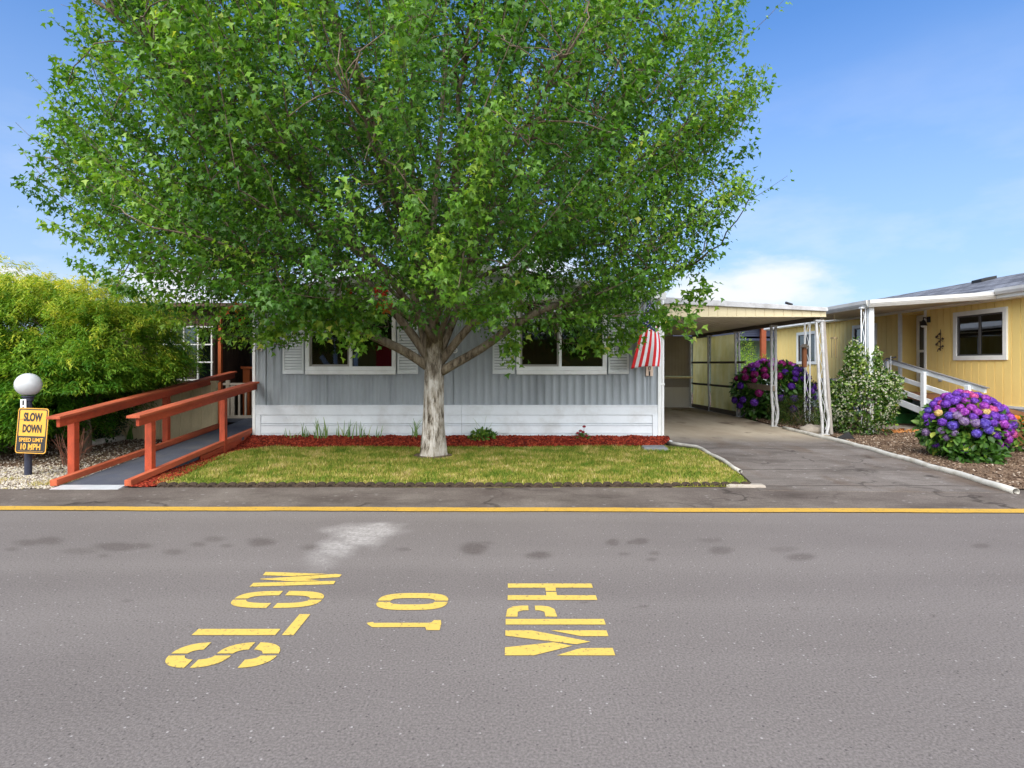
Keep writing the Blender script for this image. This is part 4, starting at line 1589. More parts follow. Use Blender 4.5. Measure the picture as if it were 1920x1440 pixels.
ZB, ZT = .60, 3.0
prev = YA
for y0, y1, z0, z1 in WINY:
    if prev < RC[0] < y0:
        yw(prev, RC[0], ZB, ZT)
        yw(RC[0], RC[1], 2.84, ZT)
        prev = RC[1]
    yw(prev, y0 + .05, ZB, ZT)
    yw(y0 + .05, y1 - .05, ZB, z0 + .05)
    yw(y0 + .05, y1 - .05, z1 - .05, ZT)
    prev = y1 - .05
yw(prev, YZ, ZB, ZT)
mb.strip((XW, YZ, 0), (1, 0, 0), (0, 1, 0), clip_prof(None, 0, 6, .208, t111), ZB, ZT)
mb.strip((XW, YA, 0), (1, 0, 0), (0, -1, 0), clip_prof(None, 0, 6, .208, t111), ZB, ZT)
# recess cheeks
mb.strip((XW, RC[0], 0), (1, 0, 0), (0, 1, 0), [(0, 0), (.42, 0)], ZB, 2.84)
mb.strip((XW, RC[1], 0), (1, 0, 0), (0, -1, 0), [(0, 0), (.42, 0)], ZB, 2.84)
mb.strip((XW + .42, RC[0], 0), (0, 1, 0), (-1, 0, 0), [(0, 0), (RC[1] - RC[0], 0)], ZB, 2.84)
mb.box(XW, XW + .42, RC[0], RC[1], 2.80, 2.86)
wall_y = mb.build('wall', m_yellow, yh)
mb = MB()
mb.box(XW + .02, XW + .06, YA, YZ, .0, ZB - .004)
for z in (.2, .4):
    mb.box(XW + .005, XW + .02, YA, YZ, z, z + .02)
mb.box(XW - .02, XW + .03, YA, YZ, ZB - .03, ZB + .02)
mb.build('skirting', surf('pale_blue_skirting', lin(206, 214, 222, .9), .55, .06, 2, 40, .1), yh)
# dark inside behind panes
mb = MB()
mb.box(XW + 1.2, XW + 1.25, 11, 22, .7, 2.9)
mb.build('room', m_dark, yh)
for wi, (y0, y1, z0, z1) in enumerate(WINY):
    mb = MB()
    f = .10
    for q in ((y0, y1, z0, z0 + f), (y0, y1, z1 - f, z1), (y0, y0 + f, z0 + f, z1 - f), (y1 - f, y1, z0 + f, z1 - f)):
        mb.box(XW - .035, XW + .03, q[0], q[1], q[2], q[3])
    w = mb.build('window', m_trim, yh, bevel=.005)
    ym = lerp(y0, y1, .5)
    mb = MB()
    a, b_, c, d = y0 + f, y1 - f, z0 + f, z1 - f
    for q in ((a, b_, c, c + .035), (a, b_, d - .035, d), (a, a + .035, c + .035, d - .035), (b_ - .035, b_, c + .035, d - .035), (ym - .022, ym + .022, c + .035, d - .035)):
        mb.box(XW - .012, XW + .025, q[0], q[1], q[2], q[3])
    mb.build('sash', surf('bronze_sash', lin(86, 84, 84), .4, .05, 4, 30, 0, metallic=.4), w)
    for q in ((a + .03, ym - .02), (ym + .02, b_ - .03)):
        mb = MB()
        mb.box(XW + .010, XW + .013, q[0], q[1], c + .03, d - .03)
        mb.build('pane', m_glass, w)
    # blind or curtain behind the glass
    mb = MB()
    if wi == 0:
        for i in range(14):
            z = d - .02 - .036 * i
            mb.box(XW + .10, XW + .125, ym, b_ - .02, z - .028, z)
        mb.build('blind', surf('beige_blind', lin(120, 110, 96, .8), .8, .1, 4, 30, 0), w)
    else:
        mb.strip((XW + .12, a, 0), (0, 1, 0), (-1, 0, 0), [(i * .05, .02 * math.sin(i * 1.9)) for i in range(int((b_ - a) / .05) + 1)], c, d)
        mb.build('curtain', surf('pale_curtain', lin(170, 186, 196, .85), .85, .08, 4, 30, 0), w)
# door in the recess
mb = MB()
dx = XW + .40
mb.box(dx - .03, dx, RC[0] + .02, RC[1] - .04, .90, 2.78)
door = mb.build('door', m_trim, yh, bevel=.004)
mb = MB()
for q in ((1.86, 2.62), (1.30, 1.80)):
    mb.box(dx - .036, dx - .031, RC[0] + .14, RC[1] - .17, q[0], q[1])
mb.build('pane', surf('dark_pane', lin(60, 66, 74), .08, .1, 3, 20, 0, spec=.8), door)
mb = MB()
mb.box(dx - .042, dx - .031, RC[0] + .10, RC[0] + .14, 1.28, 2.66)
mb.box(dx - .042, dx - .031, RC[1] - .17, RC[1] - .13, 1.28, 2.66)
mb.box(dx - .042, dx - .031, RC[0] + .14, RC[1] - .17, 1.80, 1.86)
mb.build('storm_frame', m_trim, door)
mb = MB()
mb.tube([(dx - .03, RC[0] + .09, 1.86), (dx - .08, RC[0] + .09, 1.86), (dx - .08, RC[0] + .17, 1.86)], .012, 8)
mb.build('handle', m_brass, door)
for y0, y1 in ((RC[0] - .05, RC[0] + .01), (RC[1] - .01, RC[1] + .09)):
    mb = MB()
    mb.box(XW - .03, XW + .02, y0, y1, ZB + .02, 2.90)
    mb.build('door_trim', m_trim, yh, bevel=.003)
# roof
m_gutter = surf('gutter_white', lin(222, 222, 220, .74), .5, .07, 2, 40, .08, dirt=lin(150, 146, 136), dirt_amt=.3, dirt_scale=3)
XE, ZE, XRG, ZRG = 10.12, 3.00, 13.3, 3.83
mb = MB()
mb.hexa([(XE, YA - .4, ZE - .03), (XRG, YA - .4, ZRG - .03), (XRG, YZ + .3, ZRG - .03), (XE, YZ + .3, ZE - .03), (XE, YA - .4, ZE + .03), (XRG, YA - .4, ZRG + .03), (XRG, YZ + .3, ZRG + .03), (XE, YZ + .3, ZE + .03)])
mb.hexa([(XRG, YA - .4, ZRG - .03), (XRG + 3.3, YA - .4, ZE - .03), (XRG + 3.3, YZ + .3, ZE - .03), (XRG, YZ + .3, ZRG - .03), (XRG, YA - .4, ZRG + .03), (XRG + 3.3, YA - .4, ZE + .03), (XRG + 3.3, YZ + .3, ZE + .03), (XRG, YZ + .3, ZRG + .03)])
rf = mb.build('roof', m_shingle, yh)
mb = MB()
mb.prism([(12.75, 15.45, 3.70), (12.75, 15.8, 3.70), (12.75, 15.8, 3.80), (12.75, 15.45, 3.80)], (.42, 0, .10))
mb.build('roof_vent', m_black, rf, bevel=.01)
mb = MB()
mb.box(XE - .035, XE, YA - .4, YZ + .3, 2.86, 3.045)
mb.box(XE, XW, YA - .4, YZ + .3, 2.84, 2.87)
mb.build('fascia', m_trim, yh, bevel=.004)
mb = MB()
pr = []
for (x, z) in ((XE - .036, 2.93), (XE - .10, 2.93), (XE - .125, 2.99), (XE - .125, 3.05), (XE - .036, 3.05)):
    pr.append((x, YA - .4, z))
mb.prism(pr, (0, 11.8 - YA + .4, 0))
mb.build('gutter', m_gutter, yh)
# porch roof over the door, with its gutter, standing on two posts
pc = MB()
YQ0, YQ1 = 11.92, 17.6
pc.hexa([(7.5, YQ0, 2.70), (XW, YQ0, 2.885), (XW, YQ1, 2.885), (7.5, YQ1, 2.70), (7.5, YQ0, 2.74), (XW, YQ0, 2.925), (XW, YQ1, 2.925), (7.5, YQ1, 2.74)])
pr_ = pc.build('porch_roof', surf('porch_ceiling', lin(190, 182, 166, .85), .7, .08, 1, 30, .1), yh)
mb = MB()


def gut(a, b_, out):
    a, b_, out = Vector(a), Vector(b_), Vector(out)
    for p, q in zip([(0, 0), (.05, 0), (.085, .055), (.085, .075), (.10, .075), (.10, .15), (.0, .15)], [(.05, 0), (.085, .055), (.085, .075), (.10, .075), (.10, .15), (.0, .15), (0, 0)]):
        mb.add([a + out * p[0] + Vector((0, 0, p[1])), b_ + out * p[0] + Vector((0, 0, p[1])), b_ + out * q[0] + Vector((0, 0, q[1])), a + out * q[0] + Vector((0, 0, q[1]))], [(0, 1, 2, 3)])
    for e in (a, b_):
        mb.sheet([e + out * p[0] + Vector((0, 0, p[1])) for p in [(0, 0), (.05, 0), (.085, .055), (.085, .075), (.10, .075), (.10, .15), (.0, .15)]])


gut((7.44, YQ0, 2.68), (XW - .10, YQ0, 2.865), (0, -1, 0))
gut((7.5, YQ0 - .02, 2.68), (7.5, YQ1, 2.68), (-1, 0, 0))
mb.build('gutter', m_gutter, pr_)
mb = MB()
mb.box(7.52, 7.62, 11.97, 12.07, .0, 2.69)
mb.build('porch_post', m_white, yh, bevel=.006)
lattice_post(yh, 7.44, 12.05, 2.68, 7.44, .09, .0, 'porch_post', m_white, r=.013)
lattice_post(yh, 7.50, 14.45, 2.68, 7.50, .13, .0, 'porch_post', m_white, r=.020)
# wall lamp, ornament, outlet
mb = MB()
y = WY(1742)
z = WZ(1742, 603)
mb.box(XW - .02, XW, y - .05, y + .05, z - .02, z + .12)
mb.tube([(XW - .02, y, z + .08), (XW - .14, y, z + .10), (XW - .14, y, z + .02)], .014, 8)
mb.lathe((XW - .14, y, z - .10), [(.085, 0), (.075, .03), (.045, .11), (.02, .14)], 16)
lm = mb.build('wall_lamp', m_black, yh)
mb = MB()
mb.lathe((XW - .14, y, z - .15), [(.01, 0), (.05, .015), (.06, .05), (.055, .06)], 14)
mb.build('shade', m_trim, lm, smooth=True)
mb = MB()
mb.box(XW - .03, XW, WY(1764) - .05, WY(1764) + .05, 1.07, 1.17)
mb.build('outlet', m_roofmetal, yh, bevel=.006)
orn = MB()
rs = random.Random(8)
oy, oz = WY(1765), WZ(1765, 641)
for i in range(7):
    a = rs.uniform(-.3, .3)
    z0_ = oz + .22 - .06 * i
    orn.tube([(XW - .03, oy + .10 * math.sin(i * 2.1), z0_), (XW - .045, oy + .10 * math.sin(i * 2.1) + .05, z0_ - .05), (XW - .03, oy + .10 * math.sin(i * 2.1 + 1), z0_ - .09)], .009, 6)
    orn.lathe((XW - .04, oy + .11 * math.sin(i * 2.1), z0_ - .03), [(.0, -.03), (.025, -.01), (.028, .01), (.0, .03)], 8)
orn.tube([(XW - .02, oy, oz + .30), (XW - .02, oy, oz - .22)], .008, 6)
tag(orn.build('wall_ornament', surf('dark_bronze', lin(80, 62, 48), .5, .3, 9, 50, .2), None, org=(XW, oy, oz)), 'dark trailing metal ornament on the yellow wall between door lamp and window', 'ornament')
em = MB()
ey, ez = WY(1531), WZ(1531, 722)
n = 14
for i in range(n):
    a0, a1 = R(-230 + 280 * i / n + 0), R(-230 + 280 * (i + 1) / n)
    em.tube([(XW - .03, ey + .22 * math.cos(a0), ez + .2 * math.sin(a0)), (XW - .03, ey + .22 * math.cos(a1), ez + .2 * math.sin(a1))], .016, 5)
em.tube([(XW - .03, ey, ez - .16), (XW - .03, ey, ez + .12)], .022, 6)
em.tube([(XW - .03, ey - .10, ez + .06), (XW - .03, ey + .10, ez + .06)], .02, 6)
em.tube([(XW - .03, ey - .17, ez - .17), (XW - .03, ey + .17, ez - .17)], .016, 6)
tag(em.build('wall_emblem', m_black, None, org=(XW, ey, ez)), 'dark round metal emblem low on the yellow wall behind the front carport post', 'ornament')

# deck, ramp and railings in front of the yellow wall
dk = thing('deck_ramp', (9.4, 13.5, 0), 'brown deck and ramp with white rails running along the yellow house', 'deck')
XD = 9.2
mb = MB()
mb.hexa([(XD, 13.35, .72), (XW - .03, 13.35, .72), (XW - .03, 15.6, .72), (XD, 15.6, .72), (XD, 13.35, .78), (XW - .03, 13.35, .78), (XW - .03, 15.6, .78), (XD, 15.6, .78)])
mb.hexa([(XD, 9.0, .10), (XW - .03, 9.0, .10), (XW - .03, 13.35, .72), (XD, 13.35, .72), (XD, 9.0, .16), (XW - .03, 9.0, .16), (XW - .03, 13.35, .78), (XD, 13.35, .78)])
mb.build('deck', m_deck, dk)
mb = MB()
mb.add([(XD + .02, 9.0, 0), (XD + .02, 12.4, 0), (XD + .02, 12.4, .58), (XD + .02, 9.0, .09)], [(0, 1, 2, 3)])
mb.build('ramp_side', surf('ramp_plywood', lin(176, 118, 84), .8, .12, 2, 50, .2), dk)
mt = P(1672, 676, 13.85)
mt.x = XD
rp0, rp1 = Vector((XD, 13.9, 1.60)), Vector((XD, 11.1, 1.03))


def rail_at(y, dz):
    t = (rp0.y - y) / (rp0.y - rp1.y)
    return Vector((XD, y, lerp(rp0.z, rp1.z, t) + dz))


for dz, h, nm in ((-.04, .10, 'top_rail'), (-.36, .10, 'mid_rail'), (-.66, .10, 'low_rail'), (-.93, .14, 'kerb_rail')):
    mb = MB()
    mb.bar(rail_at(13.9, dz), rail_at(11.05, dz), .045, h)
    mb.build(nm, m_white, dk, bevel=.004)
mb = MB()
mb.bar(rail_at(13.95, .02), rail_at(11.0, .02), .08, .014)
mb.build('rail_cap', surf('grey_rail_cap', lin(120, 120, 122), .7, .15, 5, 50, .2), dk)
for yy, wd in ((12.65, .11), (11.42, .11), (13.88, .09)):
    q = rail_at(yy, 0)
    mb = MB()
    mb.box(XD - .085, XD - .026, yy - wd / 2, yy + wd / 2, .0 if yy < 13 else .4, q.z - .03)
    mb.build('rail_post', m_white, dk, bevel=.005)
# deck end rail and stair going down towards the carport
for k in range(3):
    mb = MB()
    mb.box(9.22 + .02 * k, 10.25, 14.0 + .28 * k, 14.28 + .28 * k, .0, .26 + .17 * k)
    mb.build('step', m_greenstep, dk, bevel=.006)
mb = MB()
mb.box(7.75, 7.80, 14.0, 14.75, .0, .2)
mb.build('step_face', m_white, dk)
m_rod = surf('dark_rod', lin(74, 74, 80), .5, .1, 5, 40, 0)
for yy in (13.62, 14.72):
    mb = MB()
    mb.tube([(9.25, yy + .1, 1.66), (9.0, yy + .05, 1.62), (8.35, yy, 1.02)], .02, 8)
    mb.build('hand_bar', m_rod, dk)
    mb = MB()
    mb.tube([(8.38, yy, .04), (8.38, yy, 1.04)], .026, 8)
    mb.build('bar_post', m_white, dk)
    for q in (8.55, 8.72, 8.90, 9.08):
        mb = MB()
        mb.tube([(q, yy + .02, .42 + (q - 8.4) * .6), (q, yy + .02, 1.06 + (q - 8.4) * .92)], .010, 6)
        mb.build('baluster', m_white, dk)
    mb = MB()
    mb.tube([(8.4, yy, .34), (9.12, yy + .04, .92)], .012, 6)
    mb.build('stringer_bar', m_white, dk)
mb = MB()
mb.box(8.0, 10.2, 12.7, 15.2, -.02, .022)
tag(mb.build('path', concrete_mat('pad_concrete', lin(140, 130, 118, .9), lin(170, 160, 148, .9), specks=.2)), kind='structure')

# hanging wind chime, wooden feeder, bin
ch = MB()
c = P(1564, 640, 13.2)
ch.tube([(c.x, 13.2, 2.72), (c.x, 13.2, c.z + .10)], .004, 5)
ch.lathe((c.x, 13.2, c.z + .06), [(.0, .05), (.07, .03), (.075, .0), (.0, -.005)][::-1], 12)
for i in range(6):
    a = i * math.pi / 3
    ch.tube([(c.x + .055 * math.cos(a), 13.2 + .055 * math.sin(a), c.z + .06), (c.x + .055 * math.cos(a), 13.2 + .055 * math.sin(a), c.z - .28 - .05 * (i % 3))], .010, 6)
ch.tube([(c.x, 13.2, c.z + .06), (c.x, 13.2, c.z - .42)], .004, 5)
tag(ch.build('wind_chime', surf('chime_tubes', lin(150, 132, 100), .4, .1, 5, 30, 0, metallic=.5), None, org=c), 'wind chime hanging from the porch roof in front of the yellow wall', 'wind chime')
fd = thing('bird_feeder', P(1508, 690, 14.3), 'brown wooden bird feeder hanging beside the slim white porch post', 'bird feeder')
c = P(1508, 665, 14.3)
mb = MB()
mb.box(c.x - .045, c.x + .045, 14.25, 14.35, c.z - .32, c.z + .18)
mb.build('body', surf('feeder_wood', lin(120, 76, 50), .8, .25, 6, 50, .3, stretch=(1, 1, .2)), fd, bevel=.01)
mb = MB()
mb.prism([(c.x - .08, 14.20, c.z + .18), (c.x + .08, 14.20, c.z + .18), (c.x, 14.20, c.z + .27)], (0, .2, 0))
mb.tube([(c.x, 14.3, c.z + .30), (c.x + .02, 14.3, 2.70)], .005, 5)
mb.build('roof', m_bar, fd)
bn = thing('bin', (8.6, 15.6, 0), 'dark green bin with grey lid behind the white flowering vine', 'bin')
bx = P(1572, 712, 15.6)
mb = MB()
mb.hexa([(bx.x - .24, 15.4, 0), (bx.x + .24, 15.4, 0), (bx.x + .24, 15.9, 0), (bx.x - .24, 15.9, 0), (bx.x - .30, 15.35, bx.z - .05), (bx.x + .30, 15.35, bx.z - .05), (bx.x + .30, 15.95, bx.z - .05), (bx.x - .30, 15.95, bx.z - .05)])
mb.build('body', surf('green_plastic', lin(40, 62, 50), .5, .05, 4, 30, 0), bn, bevel=.02)
mb = MB()
mb.box(bx.x - .32, bx.x + .32, 15.32, 15.98, bx.z - .05, bx.z + .03)
mb.build('lid', surf('grey_plastic', lin(150, 152, 154), .5, .05, 4, 30, 0), bn, bevel=.02)

# ------------------------------------------------------------------ green house far behind, seen between the carport posts
m_orange2 = surf('dull_orange_paint', lin(160, 80, 44, .6), .7, .12, 3, 40, .1)
gh = thing('green_house', (9.5, 30.0, 0), 'distant green house with dark blue awning and orange posts, seen between the carport posts', 'house')
yg = 30.0
mb = MB()
mb.box(7.5, 17.0, yg, yg + 6, .0, 3.3)
mb.build('wall', m_greenwall, gh)
mb = MB()
zt_, zb_ = P(0, 612, yg - 1.6).z, P(0, 638, yg - 1.6).z
for i in range(7):
    z = lerp(zt_, zb_, i / 7)
    mb.box(8.0, 13.5, yg - 1.8 + .02 * i, yg - 1.3, z - .11, z - .012)
mb.box(8.0, 13.5, yg - 1.7, yg - 1.3, zb_ - .02, zt_)
mb.build('awning', m_blue, gh)
for px_ in (1431.5,):
    x = P(px_, 0, yg - 2.0).x
    w = .115
    mb = MB()
    mb.box(x - w, x + w, yg - 2.05, yg - 1.85, .3, 3.5)
    mb.build('post', m_orange2, gh)
mb = MB()
mb.box(12.6, 16, yg - 2.3, yg - 1.6, 1.3, 1.42)
mb.build('rail', m_orange, gh)
mb = MB()
mb.hexa([(7.0, yg - 2.2, 3.35), (18, yg - 2.2, 3.35), (18, yg + 3, 4.4), (7.0, yg + 3, 4.4), (7.0, yg - 2.2, 3.45), (18, yg - 2.2, 3.45), (18, yg + 3, 4.5), (7.0, yg + 3, 4.5)])
mb.build('roof', surf('red_roof', lin(120, 50, 48), .7, .1, 2, 30, .1), gh)
for k in range(4):
    mb = MB()
    mb.box(11.6, 14.5, yg - 3.2 + .3 * k, yg - 2.9 + .3 * k, .0, .35 + .22 * k)
    mb.build('step', m_white, gh)

# house across the street, behind the camera: what the panes mirror
oh_ = thing('olive_house', (-6, -9.5, 0), 'olive house with red door mirrored in the panes of the grey home', 'house')
mb = MB()
for i in range(14):
    mb.box(-16, 9, -9.6 + .0, -9.5 + .012 * (i % 2), .3 + .19 * i, .3 + .19 * (i + 1) - .012)
mb.box(-16, 9, -9.7, -9.55, .2, 3.1)
mb.build('wall', surf('olive_siding', lin(140, 130, 70), .75, .06, 2, 30, .1), oh_)
mb = MB()
mb.box(-7.35, -6.4, -9.49, -9.44, .5, 2.55)
mb.build('door', surf('red_door', lin(190, 20, 28), .5, .04, 2, 30, 0), oh_)
for x in (-7.9, -8.95, -4.2):
    mb = MB()
    mb.box(x - .09, x + .09, -7.6, -7.42, 0, 2.75)
    mb.build('post', m_white, oh_)
mb = MB()
mb.bar((-9.7, -7.5, 1.9), (-8.6, -7.5, .3), .12, .22)
mb.build('brace', m_white, oh_)
mb = MB()
mb.hexa([(-16.5, -7.2, 2.75), (9.5, -7.2, 2.75), (9.5, -12, 4.2), (-16.5, -12, 4.2), (-16.5, -7.2, 2.98), (9.5, -7.2, 2.98), (9.5, -12, 4.4), (-16.5, -12, 4.4)])
mb.build('roof', m_white, oh_)
mb = MB()
mb.box(-16, 9, -9.4, -7.3, .2, .45)
mb.build('deck', m_deck, oh_)

# ------------------------------------------------------------------ the big maple
def bark_mat(name, lo, hi, pale, top=None):
    m, nt, b = new_mat(name)
    v = coords(nt, (1, 1, .22))
    n1 = noise(nt, v, 16, 9, .7)
    c = ramp(nt, n1, [(.40, lo), (.47, hi), (.60, pale)])
    n3 = noise(nt, coords(nt), 2.3, 6, .65)
    c = mixc(nt, ramp(nt, n3, [(.4, 0.), (.65, .55)]), c, lin(150, 140, 124, .9))
    if top is not None:        # darker, mossy bark from the fork upwards
        s = N(nt, 'ShaderNodeSeparateXYZ')
        L(nt, coords(nt), s.inputs[0])
        f = math_(nt, 'ADD', s.outputs[2], math_(nt, 'MULTIPLY', math_(nt, 'SUBTRACT', noise(nt, coords(nt), 5, 4), .5), 1.1))
        mr = N(nt, 'ShaderNodeMapRange')
        L(nt, f, mr.inputs[0])
        mr.inputs[1].default_value, mr.inputs[2].default_value = 1.25, 1.75
        c = mixc(nt, mr.outputs[0], c, ramp(nt, n1, [(.40, lin(60, 50, 40, .85)), (.5, lin(112, 100, 74, .8)), (.62, lin(146, 136, 112, .85))]))
    L(nt, c, b.inputs['Base Color'])
    b.inputs['Roughness'].default_value = .9
    b.inputs['Specular IOR Level'].default_value = .15
    bump(nt, b, n1, .9, .03)
    return m


m_bark = bark_mat('maple_bark', lin(66, 56, 46, .9), lin(160, 152, 140, .9), lin(212, 208, 202, .95), True)
m_branch = bark_mat('branch_bark', lin(52, 42, 32, .8), lin(92, 78, 60, .8), lin(118, 104, 84, .8))
m_bark2 = bark_mat('limb_bark', lin(60, 50, 40, .85), lin(116, 102, 84, .8), lin(150, 138, 118, .85))
m_maple = leaf_mat('maple_leaf', [(0.0, lin(44, 84, 24)), (.35, lin(74, 118, 34)), (.65, lin(106, 148, 46)), (.88, lin(146, 174, 62)), (1.0, lin(186, 186, 86))], .42, .38, .4)
m_redleaf = leaf_mat('red_leaf', [(0.0, lin(200, 24, 30)), (.5, lin(206, 60, 36)), (1.0, lin(206, 140, 60))], .5, .3)

TX, TY = -1.27, 9.10
tree = thing('maple_tree', (TX, TY, 0), 'large spreading maple with pale furrowed trunk in the lawn before the grey home', 'tree')
mb = MB()
nr = 28
prof_t = [(-.05, .26), (.0, .232), (.06, .214), (.16, .202), (.40, .182), (.80, .163), (1.15, .153), (1.45, .150), (1.62, .155), (1.78, .158), (1.92, .145), (2.08, .10), (2.2, .04)]
cx_t = lambda z: TX + .02 * z
vs = []
zs_ = np.linspace(-.05, 2.2, 56)
for z in zs_:
    r0 = float(np.interp(z, [p[0] for p in prof_t], [p[1] for p in prof_t]))
    for j in range(nr):
        a = 2 * math.pi * j / nr
        fl = 1 + (.10 * math.sin(3 * a + 1) + .06 * math.sin(5 * a + 2)) * max(0, (.5 - z) / .5) + .025 * math.sin(7 * a + z * 2.1) + .018 * math.sin(11 * a - z * 3.3)
        vs.append((cx_t(z) + r0 * fl * math.cos(a), TY + r0 * fl * math.sin(a), z))
fs = []
for i in range(len(zs_) - 1):
    for j in range(nr):
        fs.append((i * nr + j, i * nr + (j + 1) % nr, (i + 1) * nr + (j + 1) % nr, (i + 1) * nr + j))
fs.append(tuple((len(zs_) - 1) * nr + j for j in range(nr)))
mb.add(vs, fs)
mb.build('trunk', m_bark, tree, smooth=True)


def interp_t(tab, x):
    return np.interp(x, [t[0] for t in tab], [t[1] for t in tab])


RZ = [(1.7, 2.9), (1.9, 3.2), (2.2, 3.5), (2.7, 4.1), (3.2, 4.65), (3.8, 5.05), (4.6, 5.4), (5.4, 5.4), (6.2, 5.0), (7.2, 4.2), (8.2, 2.8), (9.2, .6)]
AZ = [(-180, 1.02), (-150, .92), (-110, .78), (-90, .76), (-60, .80), (-20, .90), (0, .93), (40, .88), (90, .82), (140, .92), (180, 1.02)]
ZMIN = [(0, 2.6), (.9, 2.4), (1.5, 2.02), (2.2, 1.90), (3.6, 1.90), (4.4, 2.24), (5.0, 2.65), (5.5, 3.3), (6.2, 4.2), (7, 5.0)]


def hull(p):
    d = p - np.array([TX, TY, 0])
    r = np.hypot(d[..., 0], d[..., 1])
    az = np.degrees(np.arctan2(d[..., 1], d[..., 0]))
    Rm = interp_t(RZ, p[..., 2]) * interp_t(AZ, az)
    low = np.clip((3.3 - p[..., 2]) / .8, 0, 1)
    Rm = Rm * (1 + low * (.20 * np.clip((np.abs(az) - 110) / 50, 0, 1) + .12 * np.clip((50 - np.abs(az)) / 40, 0, 1)))
    Rm = Rm * (.96 + .11 * lump(p, .9, 1.3) + .07 * lump(p, 2.3, 4.0))
    zm = interp_t(ZMIN, r) + .14 * lump(p, 1.6, 2.2)
    zm = zm + np.where(d[..., 1] < -1.5, .15 + .10 * (-d[..., 1] - 1.5), 0)
    ok = (p[..., 2] > zm) & (r < Rm)
    # nothing grows through the home, the carport roof or the porch
    ok &= ~((p[..., 1] > YH - .42) & (p[..., 2] < 3.62) & (p[..., 0] > -5.3))
    ok &= ~((p[..., 1] > 10.9) & (p[..., 2] < 3.2))
    # clear under the left window's lower half and right window's lower edge, as on the photo
    return ok, r / np.maximum(Rm, .01)


def sample_hull(n, power, rng, gap=None):
    out = []
    while len(out) < n:
        p = rng.uniform((-8.6, 3.6, 1.7), (5.2, 14.2, 9.2), (4000, 3))
        ok, q = hull(p)
        acc = rng.random(4000) < (.10 + .90 * q ** power)
        if gap is not None:
            acc &= lump(p, 1.5, 7.7) > gap
        out += list(p[ok & acc])
    return np.array(out[:n])


rng = np.random.default_rng(21)
bm_ = MB()
lm_ = MB()
nodes, nrad = [], []


def bez(p0, p1, p2, n):
    t = np.linspace(0, 1, n)[:, None]
    return (1 - t) ** 2 * p0 + 2 * t * (1 - t) * p1 + t * t * p2


def wiggle(pts, amp):
    q = pts.copy()
    if len(q) > 2:
        k = len(q)
        w = np.sin(np.linspace(0, math.pi, k))[:, None]
        q += rng.normal(0, amp, (1, 3)) * w + rng.normal(0, amp * .4, (k, 3)) * w
    return q


limb_pts, limb_dir, limb_rad = [], [], []


def add_limb(path, r0, r1, n=9):
    rads = np.linspace(r0, r1, len(path)) ** 1.0
    (lm_ if r0 > .06 else bm_).tube([tuple(p) for p in path], list(rads), n)
    d = unit(np.gradient(path, axis=0))
    for p, q, r in zip(path, d, rads):
        limb_pts.append(p)
        limb_dir.append(q)
        limb_rad.append(r)


def from_px(lst):
    return np.array([tuple(P(a, b_, c)) for a, b_, c in lst])


def dense(path, n):
    path = np.asarray(path, float)
    s = np.concatenate([[0], np.cumsum(np.linalg.norm(np.diff(path, axis=0), axis=1))])
    t = np.linspace(0, s[-1], n)
    return np.stack([np.interp(t, s, path[:, k]) for k in range(3)], 1)


def smooth(path, n, it=3):
    p = dense(path, n)
    for _ in range(it):
        p[1:-1] = .25 * p[:-2] + .5 * p[1:-1] + .25 * p[2:]
    return p


# the two low limbs and the main forks as the photo shows them
add_limb(smooth(from_px([(822, 700, 9.10), (850, 682, 9.0), (905, 655, 8.95), (945, 622, 8.9), (1000, 585, 8.8), (1080, 560, 8.7), (1180, 545, 8.6), (1290, 500, 8.5)]), 22), .078, .020)
add_limb(smooth(from_px([(806, 690, 9.10), (780, 668, 9.05), (735, 645, 8.95), (690, 628, 8.9), (620, 590, 8.8), (540, 540, 8.7), (440, 480, 8.5), (330, 420, 8.4)]), 22), .080, .020)
add_limb(smooth(from_px([(806, 680, 9.1), (796, 640, 9.1), (786, 590, 9.05), (770, 520, 8.9), (740, 430, 8.6), (690, 300, 8.0), (640, 180, 7.6)]), 20), .072, .018)
add_limb(smooth(from_px([(818, 680, 9.1), (835, 630, 9.1), (860, 580, 9.1), (885, 500, 9.2), (905, 400, 9.2), (950, 250, 9.0), (985, 100, 8.8)]), 20), .075, .018)
add_limb(smooth(from_px([(812, 680, 9.2), (812, 620, 9.3), (808, 520, 9.5), (815, 380, 9.6), (830, 200, 9.6), (835, 20, 9.5)]), 20), .080, .020)
add_limb(smooth(from_px([(822, 684, 9.1), (862, 630, 9.0), (930, 560, 8.9), (1010, 470, 8.7), (1120, 370, 8.4), (1250, 250, 8.0)]), 20), .070, .018)
add_limb(smooth(from_px([(806, 676, 9.1), (770, 620, 9.1), (700, 540, 9.2), (610, 450, 9.2), (500, 340, 9.0), (380, 240, 8.8)]), 20), .075, .018)
# further limbs spread evenly to the hull
cand = sample_hull(1200, 4, rng)
d0 = np.linalg.norm(cand - np.array([TX, TY, 2.5]), axis=1)
cand = cand[d0 > 3.6]
chosen = [np.array(limb_pts[i]) for i in (21, 43, 63, 83, 103, 123, 143)]
ends = []
dist = np.min([np.linalg.norm(cand - c, axis=1) for c in chosen], axis=0)
for k in range(22):
    i = int(np.argmax(dist))
    ends.append(cand[i])
    dist = np.minimum(dist, np.linalg.norm(cand - cand[i], axis=1))
for e in ends:
    h0 = rng.uniform(1.65, 2.9)
    s = np.array([TX + .03 + rng.normal(0, .05), TY + rng.normal(0, .06), h0])
    v = e - s
    c = s + np.array([v[0] * .34, v[1] * .34, v[2] * .50 + .22 * np.linalg.norm(v[:2]) * .5])
    path = wiggle(bez(s, c, e, 16), .10)
    add_limb(path, .026 + .004 * np.linalg.norm(v), .009, 7)
LP, LD, LR = np.array(limb_pts), np.array(limb_dir), np.array(limb_rad)
